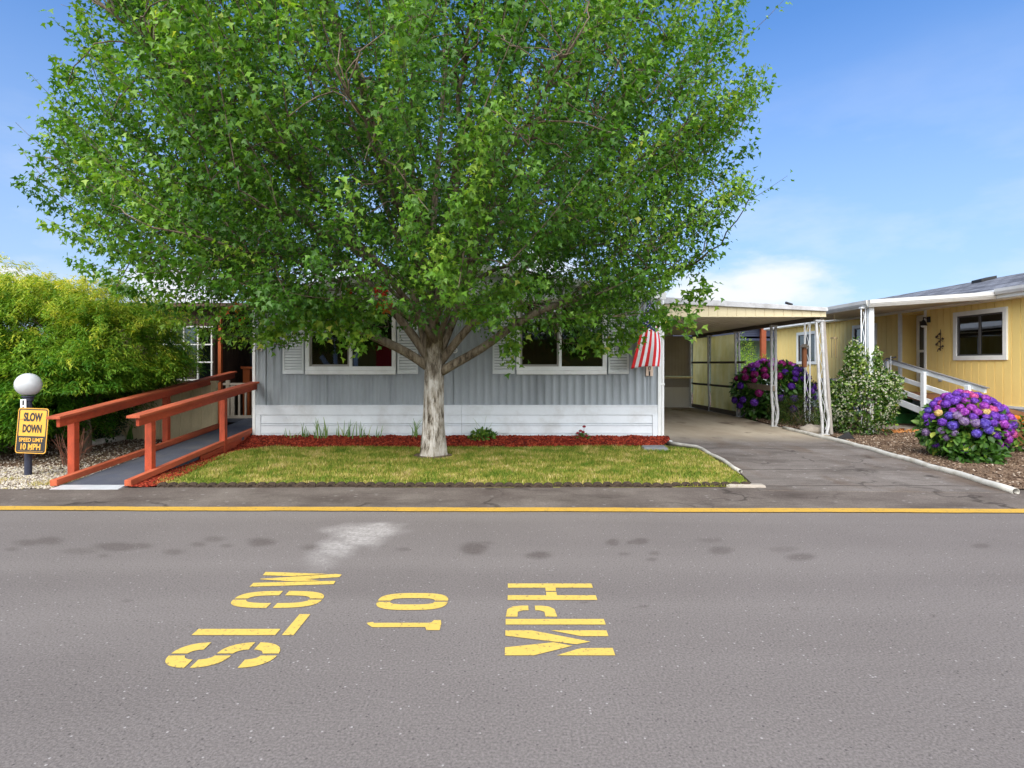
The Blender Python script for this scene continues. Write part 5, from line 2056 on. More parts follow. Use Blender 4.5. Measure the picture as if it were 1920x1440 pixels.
fork = np.array([TX, TY, 1.8])
# secondary branches
sec = sample_hull(560, 1.2, rng)
nodeP, nodeD = [LP], [LD]
dl = np.linalg.norm(LP - fork, axis=1)
for e in sec:
    de = np.linalg.norm(e - fork)
    cost = np.linalg.norm(LP - e, axis=1) + .8 * np.maximum(0, dl - de + .25)
    i = int(np.argmin(cost))
    s = LP[i]
    ln = np.linalg.norm(e - s)
    if ln < .25:
        continue
    c = s + LD[i] * ln * .38 + (e - s) * .18 + np.array([0, 0, .04])
    path = wiggle(bez(s, c, e, 8), .05)
    r0 = min(LR[i] * .75, .008 + .007 * ln)
    bm_.tube([tuple(p) for p in path], list(np.linspace(r0, .005, 8)), 5, cap=False)
    nodeP.append(path[1:])
    nodeD.append(unit(np.gradient(path, axis=0))[1:])
NP_, ND_ = np.concatenate(nodeP), np.concatenate(nodeD)
keep = np.linalg.norm(NP_ - fork, axis=1) > .7
NP_, ND_ = NP_[keep], ND_[keep]
# twigs carrying the leaves
NTW, NLF = 900, 28
tw = sample_hull(NTW, 1.6, rng, gap=-.62)
leafP, leafT, leafN, leafR, leafS = [], [], [], [], []
dn = np.linalg.norm(NP_ - fork, axis=1)
for e in tw:
    de = np.linalg.norm(e - fork)
    dd = np.linalg.norm(NP_ - e, axis=1) + .5 * np.maximum(0, dn - de + .1)
    i = int(np.argmin(dd))
    s = NP_[i]
    v = e - s
    ln = np.linalg.norm(v)
    if ln > 1.3:
        s = e - v / ln * 1.3
        ln = 1.3
        v = e - s
    out = e - fork
    out = out / np.linalg.norm(out)
    c = s + v * .5 + ND_[i] * .1 * ln
    e2 = e + out * .10 + np.array([0, 0, .06])
    path = bez(s, c, e2, 5)
    bm_.tube([tuple(p) for p in path], [.006, .005, .004, .003, .002], 3, cap=False)
    n = int(NLF * rng.uniform(.55, 1.35))
    t = rng.uniform(.15, 1.08, n)
    idx = np.clip(t * 4, 0, 3.999)
    i0 = idx.astype(int)
    fr = (idx - i0)[:, None]
    pp = path[i0] * (1 - fr) + path[i0 + 1] * fr
    pp = pp + rng.normal(0, .075, (n, 3))
    az = rng.uniform(0, 2 * math.pi, n)
    tip = np.stack([np.cos(az), np.sin(az), rng.uniform(-1.3, .25, n)], 1) + out * .8
    nr_ = np.array([0, 0, .9]) + out * .45 + rng.normal(0, .55, (n, 3))
    leafP.append(pp)
    leafT.append(tip)
    leafN.append(nr_)
    tone = rng.uniform(0, .52)
    leafR.append(np.clip(tone + rng.normal(.10, .12, n) + np.where(t > .97, .12, 0), 0, 1))
    leafS.append(rng.uniform(.050, .084, n))
# long plumes: shoots that sweep outward and up, leaves hanging densely along them
NPL = 930
pe = sample_hull(NPL, 2.4, rng)
qe = hull(pe)[1]
for e, q0 in zip(pe, qe):
    d = e - np.array([TX, TY, 0])
    rh = np.hypot(d[0], d[1])
    hz_ = np.array([d[0], d[1], 0]) / max(rh, 1e-3)
    hz_ = hz_ + rng.normal(0, .28, 3) * np.array([1, 1, 0])
    hz_ = hz_ / np.linalg.norm(hz_)
    el = np.interp(e[2], [1.9, 2.6, 3.6, 5.5, 8.0], [.02, .18, .62, .95, 1.25]) + rng.normal(0, .12)
    el = el + max(0, (1.6 - rh) * .35)
    dv = hz_ * math.cos(el) + np.array([0, 0, math.sin(el)])
    ln = rng.uniform(.9, 2.0) * min(1.0, .45 + np.linalg.norm(e - fork) * .14)
    tipp = e + dv * (.15 + .50 * max(0, q0 - .55))
    s = tipp - dv * ln
    mid = (s + tipp) / 2 + np.array([0, 0, -.07 * ln]) + rng.normal(0, .03, 3)
    path = bez(s, mid, tipp, 7)
    i = int(np.argmin(np.linalg.norm(NP_ - s, axis=1) + .5 * np.maximum(0, dn - np.linalg.norm(s - fork) + .1)))
    st = NP_[i]
    if np.linalg.norm(st - s) < 1.6:
        bm_.tube([tuple(x) for x in bez(st, (st + s) / 2 + dv * .08, s, 4)], [.009, .008, .008, .007], 4, cap=False)
    bm_.tube([tuple(p) for p in path], list(np.linspace(.008, .002, 7)), 4, cap=False)
    n = int(128 * ln * rng.uniform(.8, 1.25))
    t = rng.uniform(.02, 1.02, n) ** .9
    idx = np.clip(t * 6, 0, 5.999)
    i0 = idx.astype(int)
    fr = (idx - i0)[:, None]
    wd = .135 * (1.08 - t)[:, None] ** .8 + .03
    off = rng.normal(0, 1, (n, 3)) * wd * np.array([1, 1, .75]) - np.array([0, 0, .05])
    pp = path[i0] * (1 - fr) + path[i0 + 1] * fr + off
    az = rng.uniform(0, 2 * math.pi, n)
    leafP.append(pp)
    leafT.append(np.stack([np.cos(az) * .7, np.sin(az) * .7, rng.uniform(-1.7, -.1, n)], 1) + dv * .5)
    leafN.append(np.array([0, 0, .75]) + hz_ * .55 + rng.normal(0, .5, (n, 3)))
    tone = rng.uniform(.0, .55) + .05
    leafR.append(np.clip(tone + rng.normal(.06, .11, n) + .16 * t ** 3, 0, 1))
    leafS.append(.042 + .058 * rng.random(n) ** 1.3)
# a few longer leafy shoots that break the outline, pointing up and out
sh = sample_hull(2600, 9, rng)
q_ = hull(sh)[1]
sh = sh[(q_ > .86) & (sh[:, 2] > 3.0)][:140]
for e in sh:
    out = (e - fork) * np.array([1, 1, .55])
    out = out / np.linalg.norm(out)
    dv = out * .8 + np.array([0, 0, .55]) + rng.normal(0, .18, 3)
    dv = dv / np.linalg.norm(dv)
    ln = rng.uniform(.45, .95)
    path = bez(e - out * .2, e + dv * ln * .45, e + dv * ln + np.array([0, 0, .08]), 5)
    bm_.tube([tuple(p) for p in path], [.006, .005, .004, .003, .002], 3, cap=False)
    n = int(rng.uniform(26, 44))
    t = rng.uniform(.0, 1.03, n)
    idx = np.clip(t * 4, 0, 3.999)
    i0 = idx.astype(int)
    fr = (idx - i0)[:, None]
    pp = path[i0] * (1 - fr) + path[i0 + 1] * fr + rng.normal(0, .05, (n, 3))
    az = rng.uniform(0, 2 * math.pi, n)
    leafP.append(pp)
    leafT.append(np.stack([np.cos(az), np.sin(az), rng.uniform(-1.3, .1, n)], 1) + out * .6)
    leafN.append(np.array([0, 0, .9]) + out * .4 + rng.normal(0, .55, (n, 3)))
    leafR.append(np.clip(rng.uniform(.2, .6) + rng.normal(.1, .14, n), 0, 1))
    leafS.append(rng.uniform(.050, .080, n))
LPs = np.concatenate(leafP)
ok = ~((LPs[:, 1] > YH - .35) & (LPs[:, 2] < 3.5) & (LPs[:, 0] > -5.2)) & (LPs[:, 2] > 1.80 - .12 * np.sin(LPs[:, 0] * 2.6))
bm_.build('branches', m_branch, tree, smooth=True)
lm_.build('limbs', m_bark2, tree, smooth=True)
V, Fc, rn = place_leaves(MAPLE_V, MAPLE_F, LPs[ok], np.concatenate(leafT)[ok], np.concatenate(leafN)[ok], np.concatenate(leafS)[ok], np.concatenate(leafR)[ok])
np_obj('crown', V, Fc, m_maple, tree, rn)
# the low bright spray in front of the window, and the few red and orange leaves
def spray(name, pts, n, mat, tone, size, spread):
    ps = []
    for (a, b_, c) in pts:
        ps.append(np.array(P(a, b_, c)))
    ps = np.array(ps)
    k = rng.integers(0, len(ps), n)
    pos = ps[k] + rng.normal(0, spread, (n, 3))
    az = rng.uniform(0, 2 * math.pi, n)
    tip = np.stack([np.cos(az), np.sin(az), rng.uniform(-1.5, -.1, n)], 1)
    nr_ = np.array([0, -.5, .8]) + rng.normal(0, .5, (n, 3))
    return place_leaves(MAPLE_V, MAPLE_F, pos, tip, nr_, rng.uniform(size * .8, size * 1.2, n), np.clip(tone + rng.normal(0, .16, n), 0, 1))


V, Fc, rn = spray('spray', [(590, 560, 7.9), (575, 600, 7.8), (610, 585, 7.9), (640, 600, 7.9), (660, 620, 7.9), (600, 620, 7.8), (655, 560, 8.0), (690, 590, 8.0), (665, 640, 7.9), (960, 660, 8.6), (955, 640, 8.6), (905, 575, 8.2), (880, 580, 8.2), (930, 590, 8.2), (520, 615, 8.2), (500, 630, 8.2), (540, 600, 8.2), (1130, 650, 8.8), (1160, 640, 8.8), (1100, 640, 8.8), (1190, 620, 8.8), (1250, 600, 8.8), (1290, 610, 8.8), (1300, 560, 8.8), (1320, 540, 8.8), (1240, 580, 8.8)], 1500, m_maple, .62, .105, .10)
np_obj('low_sprays', V, Fc, m_maple, tree, rn)
V, Fc, rn = spray('red', [(706, 545, 8.3), (722, 548, 8.3), (714, 540, 8.3)], 46, m_redleaf, .08, .085, .035)
V2, F2, r2 = spray('orange', [(715, 566, 8.3), (725, 575, 8.3), (655, 550, 8.3), (440, 575, 8.3), (455, 590, 8.3)], 60, m_redleaf, .8, .085, .06)
V = np.concatenate([V, V2])
Fc = np.concatenate([Fc, F2 + len(V) - len(V2)])
rl_o = np_obj('red_leaves', V, Fc, m_redleaf, tree, np.concatenate([rn, r2]))
mb = MB()
mb.tube([P(690, 628, 8.9), P(680, 600, 8.5), P(700, 562, 8.3), P(716, 548, 8.3)], [.012, .010, .008, .005], 6)
mb.tube([P(694, 570, 8.3), P(650, 592, 8.0), P(610, 600, 7.9)], [.009, .007, .004], 6)
mb.tube([P(694, 570, 8.3), P(684, 600, 8.3), P(682, 625, 8.3)], [.008, .007, .005], 6)
mb.build('bare_twigs', m_post, tree, smooth=True)

# ------------------------------------------------------------------ shrubs
def shell_points(n, c, rad, rng, inner=.62, lumps=.16, ls=2.2, zcut=None, ph=0.0):
    """points between inner and outer surface of a lumpy ellipsoid, with outward normals"""
    d = unit(rng.normal(0, 1, (n * 2, 3)))
    q = d * np.array(rad)
    k = 1 + lumps * lump(d * 1.6, ls, ph)
    f = rng.uniform(inner ** 3, 1, len(d)) ** (1 / 3)
    p = np.array(c) + q * (k * f)[:, None]
    nrm = unit(d / np.array(rad))
    if zcut is not None:
        m = p[:, 2] > zcut
        p, nrm, f = p[m], nrm[m], f[m]
    return p[:n], nrm[:n], f[:n]


def leafy(name, parent, mat, c, rad, n, size, rng, shape='oval', inner=.55, lumps=.18, zcut=.03, tone=.4, tspread=.22, droop=-.3, ph=0.0, reject=None, up=.5, toptone=0.0):
    p, nr_, f = shell_points(n, c, rad, rng, inner, lumps, 2.2, zcut, ph)
    if reject is not None:
        m = ~reject(p)
        p, nr_, f = p[m], nr_[m], f[m]
    n = len(p)
    tip = nr_ + rng.normal(0, .6, (n, 3)) + np.array([0, 0, droop])
    nm = nr_ * .6 + np.array([0, 0, up]) + rng.normal(0, .45, (n, 3))
    sv, sf = {'oval': (OVAL_V, OVAL_F), 'lance': (LANCE_V, LANCE_F), 'maple': (MAPLE_V, MAPLE_F)}[shape]
    rn = np.clip(tone + rng.normal(0, tspread, n) + toptone * np.clip((p[:, 2] - c[2]) / rad[2], -1, 1), 0, 1)
    V, Fc, rv = place_leaves(sv, sf, p, tip, nm, rng.uniform(size * .7, size * 1.25, n), rn)
    return np_obj(name, V, Fc, mat, parent, rv)


def stems(name, parent, mat, base, c, rad, k, rng, r=.014, spread=.10, reach=.8):
    mb = MB()
    for i in range(k):
        d = unit(rng.normal(0, 1, 3) * np.array([1, 1, .7]) + np.array([0, 0, .6]))
        e = np.array(c) + d * np.array(rad) * reach
        s = np.array(base) + np.append(rng.normal(0, spread, 2), 0)
        m_ = (s + e) / 2 + np.array([0, 0, .15]) + rng.normal(0, .05, 3)
        mb.tube([tuple(x) for x in bez(s, m_, e, 7)], list(np.linspace(r, r * .3, 7)), 5, cap=False)
    return mb.build(name, mat, parent, smooth=True)


# laceleaf maple on the left: layered drooping sprays of thin-fingered leaves
m_lace = leaf_mat('laceleaf', [(0.0, lin(36, 78, 20, .95)), (.35, lin(70, 122, 30, .95)), (.62, lin(124, 160, 46, .95)), (.85, lin(186, 192, 62, .95)), (1.0, lin(216, 204, 84, .95))], .5, .40, .3)
lace = thing('laceleaf_maple', (-7.2, 9.6, 0), 'broad feathery yellow green laceleaf maple behind the lamp and the ramp', 'tree')
rng = np.random.default_rng(5)
lc = np.array([-7.75, 9.9, 1.55])
lr = np.array([2.45, 1.75, 1.50])
mounds = [((-7.5, 9.8, 1.64), (1.5, 1.6, 1.22)), ((-9.2, 9.7, 1.5), (1.8, 1.5, 1.55)), ((-6.72, 9.8, 1.62), (.80, 1.1, .72)), ((-7.2, 8.95, 1.05), (1.15, .85, .65)), ((-9.1, 8.7, .8), (1.2, .8, .7)), ((-8.1, 9.4, 1.88), (1.2, 1.2, .90))]
pos, tips, nrs, tones = [], [], [], []
for mi_, (mc, mr) in enumerate(mounds):
    p, nr_, f = shell_points(int(560 * mr[0] * mr[2] ** .5), mc, mr, rng, .60, .22, 2.4, .35, mi_ * 1.9)
    for a, n_ in zip(p, nr_):
        # a spray runs outward and arches over
        hd = n_ * np.array([1, 1, 0]) + rng.normal(0, .35, 3) * np.array([1, 1, 0])
        hd = hd / max(np.linalg.norm(hd), 1e-6)
        ln = rng.uniform(.22, .46)
        k = 12
        t = np.linspace(0, 1, k)[:, None]
        arch = np.array([0, 0, .22 if n_[2] > .5 else .06]) * np.sin(t * math.pi * .55) - np.array([0, 0, .28]) * t ** 2 * (1.0 if n_[2] < .5 else .35)
        line = a + hd * ln * t + arch
        tn = np.clip(.46 + .22 * (a[2] - 1.45) + rng.normal(0, .10), .02, .88)
        for j in range(k):
            m = 6
            az = rng.uniform(-1.25, 1.25, m)
            base = math.atan2(hd[1], hd[0])
            tip = np.stack([np.cos(base + az), np.sin(base + az), rng.uniform(-1.0, .15, m)], 1)
            pos.append(np.repeat(line[j][None], m, 0) + rng.normal(0, .035, (m, 3)))
            tips.append(tip)
            nrs.append(np.array([0, 0, 1.0]) + rng.normal(0, .35, (m, 3)))
            tones.append(np.clip(tn + rng.normal(0, .07, m) + .10 * j / k, 0, 1))
pos, tips, nrs, tones = np.concatenate(pos), np.concatenate(tips), np.concatenate(nrs), np.concatenate(tones)


def rej(p):
    railx = -5.73 - .077 * (p[:, 1] - 7.05)
    railz = .86 + .0865 * (p[:, 1] - 7.05)
    a = (p[:, 0] > railx - .22) & (p[:, 2] < railz + .14)
    b_ = (p[:, 1] < 8.05)
    c_ = (p[:, 1] > 11.15) & (p[:, 0] > -9)
    d_ = (p[:, 0] > -6.85) & (p[:, 2] < 1.08)
    return a | b_ | c_ | d_


m = ~rej(pos)
V, Fc, rv = place_leaves(LANCE_V, LANCE_F, pos[m], tips[m], nrs[m], rng.uniform(.055, .105, m.sum()), tones[m])
np_obj('crown', V, Fc, m_lace, lace, rv)
m_stem = bark_mat('shrub_bark', lin(52, 42, 34), lin(84, 70, 58), lin(104, 92, 80))
mb = MB()
b0 = np.array([-7.15, 9.55, -.02])
mb.tube([tuple(b0), tuple(b0 + (.02, 0, .35)), tuple(b0 + (-.05, .05, .8)), tuple(b0 + (-.12, .1, 1.2))], [.085, .07, .065, .05], 10)
for i in range(44):
    mc, mr = mounds[i % 6]
    d = unit(rng.normal(0, 1, 3) * np.array([1, .7, .6]) + np.array([0, -.25, .3]))
    e = np.array(mc) + d * np.array(mr) * .8
    if rej(e[None])[0]:
        continue
    s = b0 + np.array([-.05, .05, rng.uniform(.5, 1.2)])
    if mc[0] < -8.9:
        s = np.array([-8.7, 9.7, rng.uniform(.0, .6)])
    mb.tube([tuple(x) for x in bez(s, (s + e) / 2 + np.array([0, 0, .35]), e, 8)], list(np.linspace(.03, .006, 8)), 5, cap=False)
mb.build('trunk', m_stem, lace, smooth=True)

# dark hedge in the shade below it
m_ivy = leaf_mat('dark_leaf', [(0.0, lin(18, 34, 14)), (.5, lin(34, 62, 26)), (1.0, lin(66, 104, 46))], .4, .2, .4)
hedge = thing('dark_bush', (-8.0, 10.7, 0), 'dark small-leaved bush in the shade between laceleaf maple and beige panel wall', 'bush')
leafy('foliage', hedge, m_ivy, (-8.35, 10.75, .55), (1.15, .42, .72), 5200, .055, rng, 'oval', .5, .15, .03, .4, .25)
stems('stems', hedge, m_stem, (-8.3, 10.8, 0), (-8.3, 10.75, .5), (.9, .3, .6), 16, rng)
hb = thing('dark_bush', (-9.9, 10.9, 0), 'dark bush filling the shade at the left edge behind the globe lamp', 'bush')
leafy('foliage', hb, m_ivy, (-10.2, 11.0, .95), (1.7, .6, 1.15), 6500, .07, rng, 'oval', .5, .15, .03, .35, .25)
stems('stems', hb, m_stem, (-10.2, 11.0, 0), (-10.2, 11.0, .8), (1.2, .4, .9), 14, rng)

# two bare twiggy bushes by the sign
m_twig = surf('twig', lin(112, 74, 58), .85, .2, 10, 60, .2)
for (x, y), lab, k in (((-7.55, 8.9), 'small bare twiggy bush at the left edge of the gravel', 16), ((-6.45, 8.35), 'small bare twiggy bush between the sign and the ramp', 16)):
    tb = MB()
    for i in range(k):
        a = rng.uniform(0, 2 * math.pi)
        e = np.array([x + .30 * math.cos(a) * rng.uniform(.4, 1), y + .2 * math.sin(a), rng.uniform(.25, .55)])
        s = np.array([x + rng.normal(0, .04), y + rng.normal(0, .04), -.01])
        mid = (s + e) / 2 + rng.normal(0, .04, 3)
        tb.tube([tuple(q) for q in bez(s, mid, e, 6)], list(np.linspace(.009, .002, 6)), 4, cap=False)
        for q in range(2):
            e2 = e + rng.normal(0, .09, 3)
            tb.tube([tuple(mid), tuple(e2)], [.004, .0015], 3, cap=False)
    tag(tb.build('twiggy_bush', m_twig, None, org=(x, y, 0)), lab, 'bush')

# ------------------------------------------------------------------ hydrangeas
FL_V = [(0, 0, 0), (.5, .12, .0), (.62, .62, .05), (.12, .5, .0)]


def mophead(name, seed):
    """a ball of four-petalled florets, radius 1"""
    r = np.random.default_rng(seed)
    k = 74
    i = np.arange(k)
    ph = np.arccos(1 - 2 * (i + .5) / k * .86)
    th = math.pi * (1 + 5 ** .5) * i
    d = np.stack([np.cos(th) * np.sin(ph), np.sin(th) * np.sin(ph), np.cos(ph)], 1)
    Vs, Fs, rn = [], [], []
    for q in range(k):
        n_ = unit(d[q] + r.normal(0, .16, 3))
        t = unit(np.cross(n_, r.normal(0, 1, 3)))
        b_ = np.cross(n_, t)
        c = d[q] * r.uniform(.84, 1.12) * np.array([1, 1, .72])
        tone = r.uniform(.1, .9)
        for a in range(4):
            ca, sa = math.cos(a * math.pi / 2), math.sin(a * math.pi / 2)
            x, y = t * ca + b_ * sa, -t * sa + b_ * ca
            o = len(Vs)
            s = .30
            for (u, v, w) in ((0, 0, 0), (.62, -.05, .05), (.85, .85, .12), (-.05, .62, .05)):
                Vs.append(c + (x * u + y * v) * s + n_ * w * s)
                rn.append(np.clip(tone + r.normal(0, .08), 0, 1))
            Fs.append((o, o + 1, o + 2, o + 3))
    return np.array(Vs), np.array(Fs), np.array(rn)


HEADC = {
    'violet': [(0, lin(84, 44, 150)), (.5, lin(120, 66, 190)), (1, lin(156, 110, 216))],
    'blue': [(0, lin(70, 50, 150)), (.5, lin(98, 78, 190)), (1, lin(140, 126, 216))],
    'purple': [(0, lin(120, 40, 150)), (.5, lin(160, 66, 186)), (1, lin(196, 120, 210))],
    'pink': [(0, lin(160, 50, 120)), (.5, lin(200, 84, 156)), (1, lin(222, 140, 190))],
    'cream': [(0, lin(190, 160, 100)), (.5, lin(216, 190, 130)), (1, lin(226, 206, 160))],
    'dusk': [(0, lin(110, 88, 140)), (.5, lin(144, 120, 170)), (1, lin(176, 160, 190))],
    'magenta': [(0, lin(110, 20, 90)), (.5, lin(150, 36, 120)), (1, lin(180, 70, 150))],
    'deep': [(0, lin(60, 24, 120)), (.5, lin(86, 40, 150)), (1, lin(120, 76, 180))],
}
HEADM = {k: leaf_mat('petal_' + k, v, .6, .35, .2) for k, v in HEADC.items()}
HEADME = {}
HV, HF, HR = mophead('head', 4)


def head_mesh(col):
    if col not in HEADME:
        o = np_obj('flower_head', HV, HF, HEADM[col], None, HR)
        HEADME[col] = o.data
        bpy.data.objects.remove(o)
    return HEADME[col]


def head(parent, col, p, n_, r, label=None):
    o = bpy.data.objects.new('flower_head', head_mesh(col))
    COL.objects.link(o)
    o.parent = parent
    o.location = Vector(p) - ORG[parent.name]
    o.rotation_euler = Vector(n_).to_track_quat('Z', 'Y').to_euler()
    o.rotation_euler.rotate_axis('Z', random.uniform(0, 6))
    o.scale = (r, r, r * .95)
    return o


m_hyd = leaf_mat('hydrangea_leaf', [(0.0, lin(34, 66, 24, .95)), (.5, lin(70, 112, 40, .95)), (.85, lin(118, 152, 58, .95)), (1.0, lin(186, 196, 90, .95))], .45, .30, .4)
rng = np.random.default_rng(14)
hc = np.array([7.18, 9.05, .53])
hr = np.array([.58, .58, .50])
hyd = thing('hydrangea', (7.18, 9.05, 0), 'round hydrangea covered in violet, blue and pink flower heads before the yellow house', 'hydrangea')
leafy('leaves', hyd, m_hyd, (7.18, 9.05, .47), (.57, .55, .48), 2500, .125, rng, 'oval', .45, .08, .02, .45, .2, -.2)
leafy('low_leaves', hyd, m_hyd, (7.05, 8.62, .12), (.40, .25, .16), 300, .10, rng, 'oval', .4, .1, .01, .35, .15, .1)
stems('stems', hyd, m_stem, (7.18, 9.05, 0), (7.18, 9.05, .5), (.5, .45, .45), 26, rng, .010, .12)
# flower heads spaced over the side the photo shows; a poisson pick
cand = unit(rng.normal(0, 1, (6000, 3)))
cand = cand[(cand[:, 2] > -.66) & (cand[:, 1] < .12)]
pick = []
for d in cand:
    if len(pick) >= 100:
        break
    dens = .168 if d[2] > .15 else (.20 if d[2] > -.2 else (.24 if d[0] > .15 else .36))
    if d[0] < -.45 and d[2] < .2:
        dens *= 1.15
    if all(np.linalg.norm(d - q) > dens for q in pick):
        pick.append(d)
for d in pick:
    p = hc + d * hr * rng.uniform(.98, 1.05)
    if p[2] < .2:
        continue
    u = d[0]
    top = d[2]
    x = rng.random()
    if top > .45 and u < .25:
        col = 'pink' if x < .15 else ('violet' if x < .50 else ('purple' if x < .90 else ('cream' if x < .94 else 'blue')))
    elif u < -.35:
        col = 'dusk' if x < .42 else ('blue' if x < .65 else ('cream' if x < .72 else 'violet'))
    else:
        col = 'violet' if x < .50 else ('blue' if x < .70 else ('purple' if x < .96 else 'pink'))
    head(hyd, col, p, d + np.array([0, -.2, .35]), rng.uniform(.050, .074) if top < .5 else rng.uniform(.048, .066))

rng = np.random.default_rng(19)
hyd2 = thing('hydrangea', (6.9, 15.2, 0), 'tall hydrangea with magenta and deep purple heads behind the carport posts', 'hydrangea')
hc2, hr2 = np.array([7.05, 15.4, .72]), np.array([1.0, .9, .86])
leafy('leaves', hyd2, m_hyd, tuple(hc2), (.98, .88, .84), 3400, .14, rng, 'oval', .45, .10, .02, .32, .2, -.2)
stems('stems', hyd2, m_stem, (7.05, 15.4, 0), (7.05, 15.4, .6), (.7, .6, .6), 20, rng, .010, .15)
pick = []
for d in unit(rng.normal(0, 1, (4000, 3))):
    if d[1] > .4 or d[2] < -.45 or len(pick) >= 64:
        continue
    if all(np.linalg.norm(d - q) > (.20 if d[2] > .4 else .29) for q in pick):
        pick.append(d)
for d in pick:
    x = rng.random()
    col = ('magenta' if x < .6 else 'deep') if d[0] < .0 and d[2] > -.1 else ('deep' if x < .75 else 'violet')
    if d[2] > .75:
        col = 'magenta' if x < .5 else 'purple'
    head(hyd2, col, hc2 + d * hr2 * 1.02, d + np.array([0, -.2, .35]), rng.uniform(.065, .10))

# azalea mound, lime bush, vine with white flowers, other small plants
m_azal = leaf_mat('azalea_leaf', [(0.0, lin(34, 48, 22)), (.5, lin(64, 84, 36)), (.85, lin(100, 112, 48)), (1.0, lin(150, 96, 50))], .55, .25, .25)
az_ = thing('azalea', (6.95, 13.5, 0), 'low dark olive azalea mound in front of the tall hydrangea by the carport', 'bush')
leafy('foliage', az_, m_azal, (7.0, 13.85, .34), (.72, .55, .42), 5200, .05, rng, 'lance', .5, .14, .02, .4, .25)
stems('stems', az_, m_stem, (7.0, 13.85, 0), (7.0, 13.85, .3), (.5, .4, .3), 18, rng, .008)
m_lime = leaf_mat('lime_leaf', [(0.0, lin(70, 110, 34)), (.5, lin(120, 160, 50)), (1.0, lin(190, 206, 80))], .5, .4, .3)
lime = thing('lime_shrub', (8.9, 21.0, 0), 'lime green shrub against the green house beyond the carport', 'bush')
leafy('foliage', lime, m_lime, (8.62, 21.2, 1.15), (.55, .5, 1.25), 3600, .09, rng, 'lance', .35, .3, .05, .55, .22, ph=2)
leafy('side_foliage', lime, m_lime, (9.3, 21.0, .85), (.55, .5, .95), 2200, .09, rng, 'lance', .35, .3, .05, .4, .22, ph=4)
stems('stems', lime, m_stem, (8.8, 21.2, 0), (8.9, 21.1, 1.2), (.7, .5, 1.2), 16, rng)

m_jas = leaf_mat('jasmine_leaf', [(0.0, lin(34, 62, 22)), (.5, lin(76, 110, 38)), (.85, lin(130, 154, 62)), (1.0, lin(190, 196, 96))], .35, .28, .5)
m_blos = leaf_mat('jasmine_flower', [(0.0, lin(226, 222, 196)), (1.0, lin(244, 242, 228))], .6, .3, .2)
jas = thing('jasmine_vine', (7.45, 12.0, 0), 'leafy vine with many small white flowers climbing the white porch post', 'vine')
jm = [((7.42, 12.1, .62), (.68, .62, .68)), ((7.50, 12.15, 1.10), (.50, .45, .42)), ((7.22, 12.0, 1.55), (.17, .17, .42)), ((7.62, 12.1, 1.58), (.20, .17, .28)), ((7.85, 12.0, .95), (.32, .35, .42)), ((6.95, 12.3, .5), (.3, .3, .45))]
Vs, Fs, Rs = [], [], []
Vb, Fb, Rb = [], [], []
no, nb_ = 0, 0
for k, (c, r_) in enumerate(jm):
    n = int(5200 * r_[0] * r_[2]) + 260
    p, nr_, f = shell_points(n, c, r_, rng, .5, .2, 2.3, .02, k * 1.3)
    tip = nr_ + rng.normal(0, .7, p.shape) + np.array([0, 0, .1])
    V, Fc, rv = place_leaves(OVAL_V, OVAL_F, p, tip, nr_ + rng.normal(0, .5, p.shape) + np.array([0, 0, .4]), rng.uniform(.05, .10, len(p)), np.clip(.42 + rng.normal(0, .22, len(p)) + .12 * (p[:, 2] - .8), 0, 1))
    Vs.append(V); Fs.append(Fc + no); Rs.append(rv); no += len(V)
    p, nr_, f = shell_points(int(n * .36), c, r_, rng, .95, .2, 2.3, .05, k * 1.3)
    p = p + nr_ * .03
    for a in range(5):
        th = a * 2 * math.pi / 5
        t1 = unit(np.cross(nr_, np.array([.3, .2, 1.0])))
        t2 = np.cross(nr_, t1)
        V, Fc, rv = place_leaves(LANCE_V, LANCE_F, p, t1 * math.cos(th) + t2 * math.sin(th) + nr_ * .2, nr_, np.full(len(p), .021) * 1.1, rng.random(len(p)))
        # widen petals
        Vb.append(V); Fb.append(Fc + nb_); Rb.append(rv); nb_ += len(V)
np_obj('foliage', np.concatenate(Vs), np.concatenate(Fs), m_jas, jas, np.concatenate(Rs))
bl = np_obj('blossoms', np.concatenate(Vb), np.concatenate(Fb), m_blos, jas, np.concatenate(Rb))
bl['kind'] = 'stuff'
stems('stems', jas, m_stem, (7.45, 12.05, 0), (7.45, 12.1, .8), (.5, .4, .7), 22, rng, .010)
for (sx, sy, sz, hh) in ((7.16, 12.0, 1.75, .25), (7.30, 12.0, 1.6, .2), (7.75, 12.05, 1.65, .25), (7.55, 12.1, 1.35, .3)):
    pass

m_iris = leaf_mat('iris_blade', [(0.0, lin(70, 110, 60)), (.6, lin(112, 146, 84)), (1.0, lin(160, 170, 110))], .5, .3, .3)


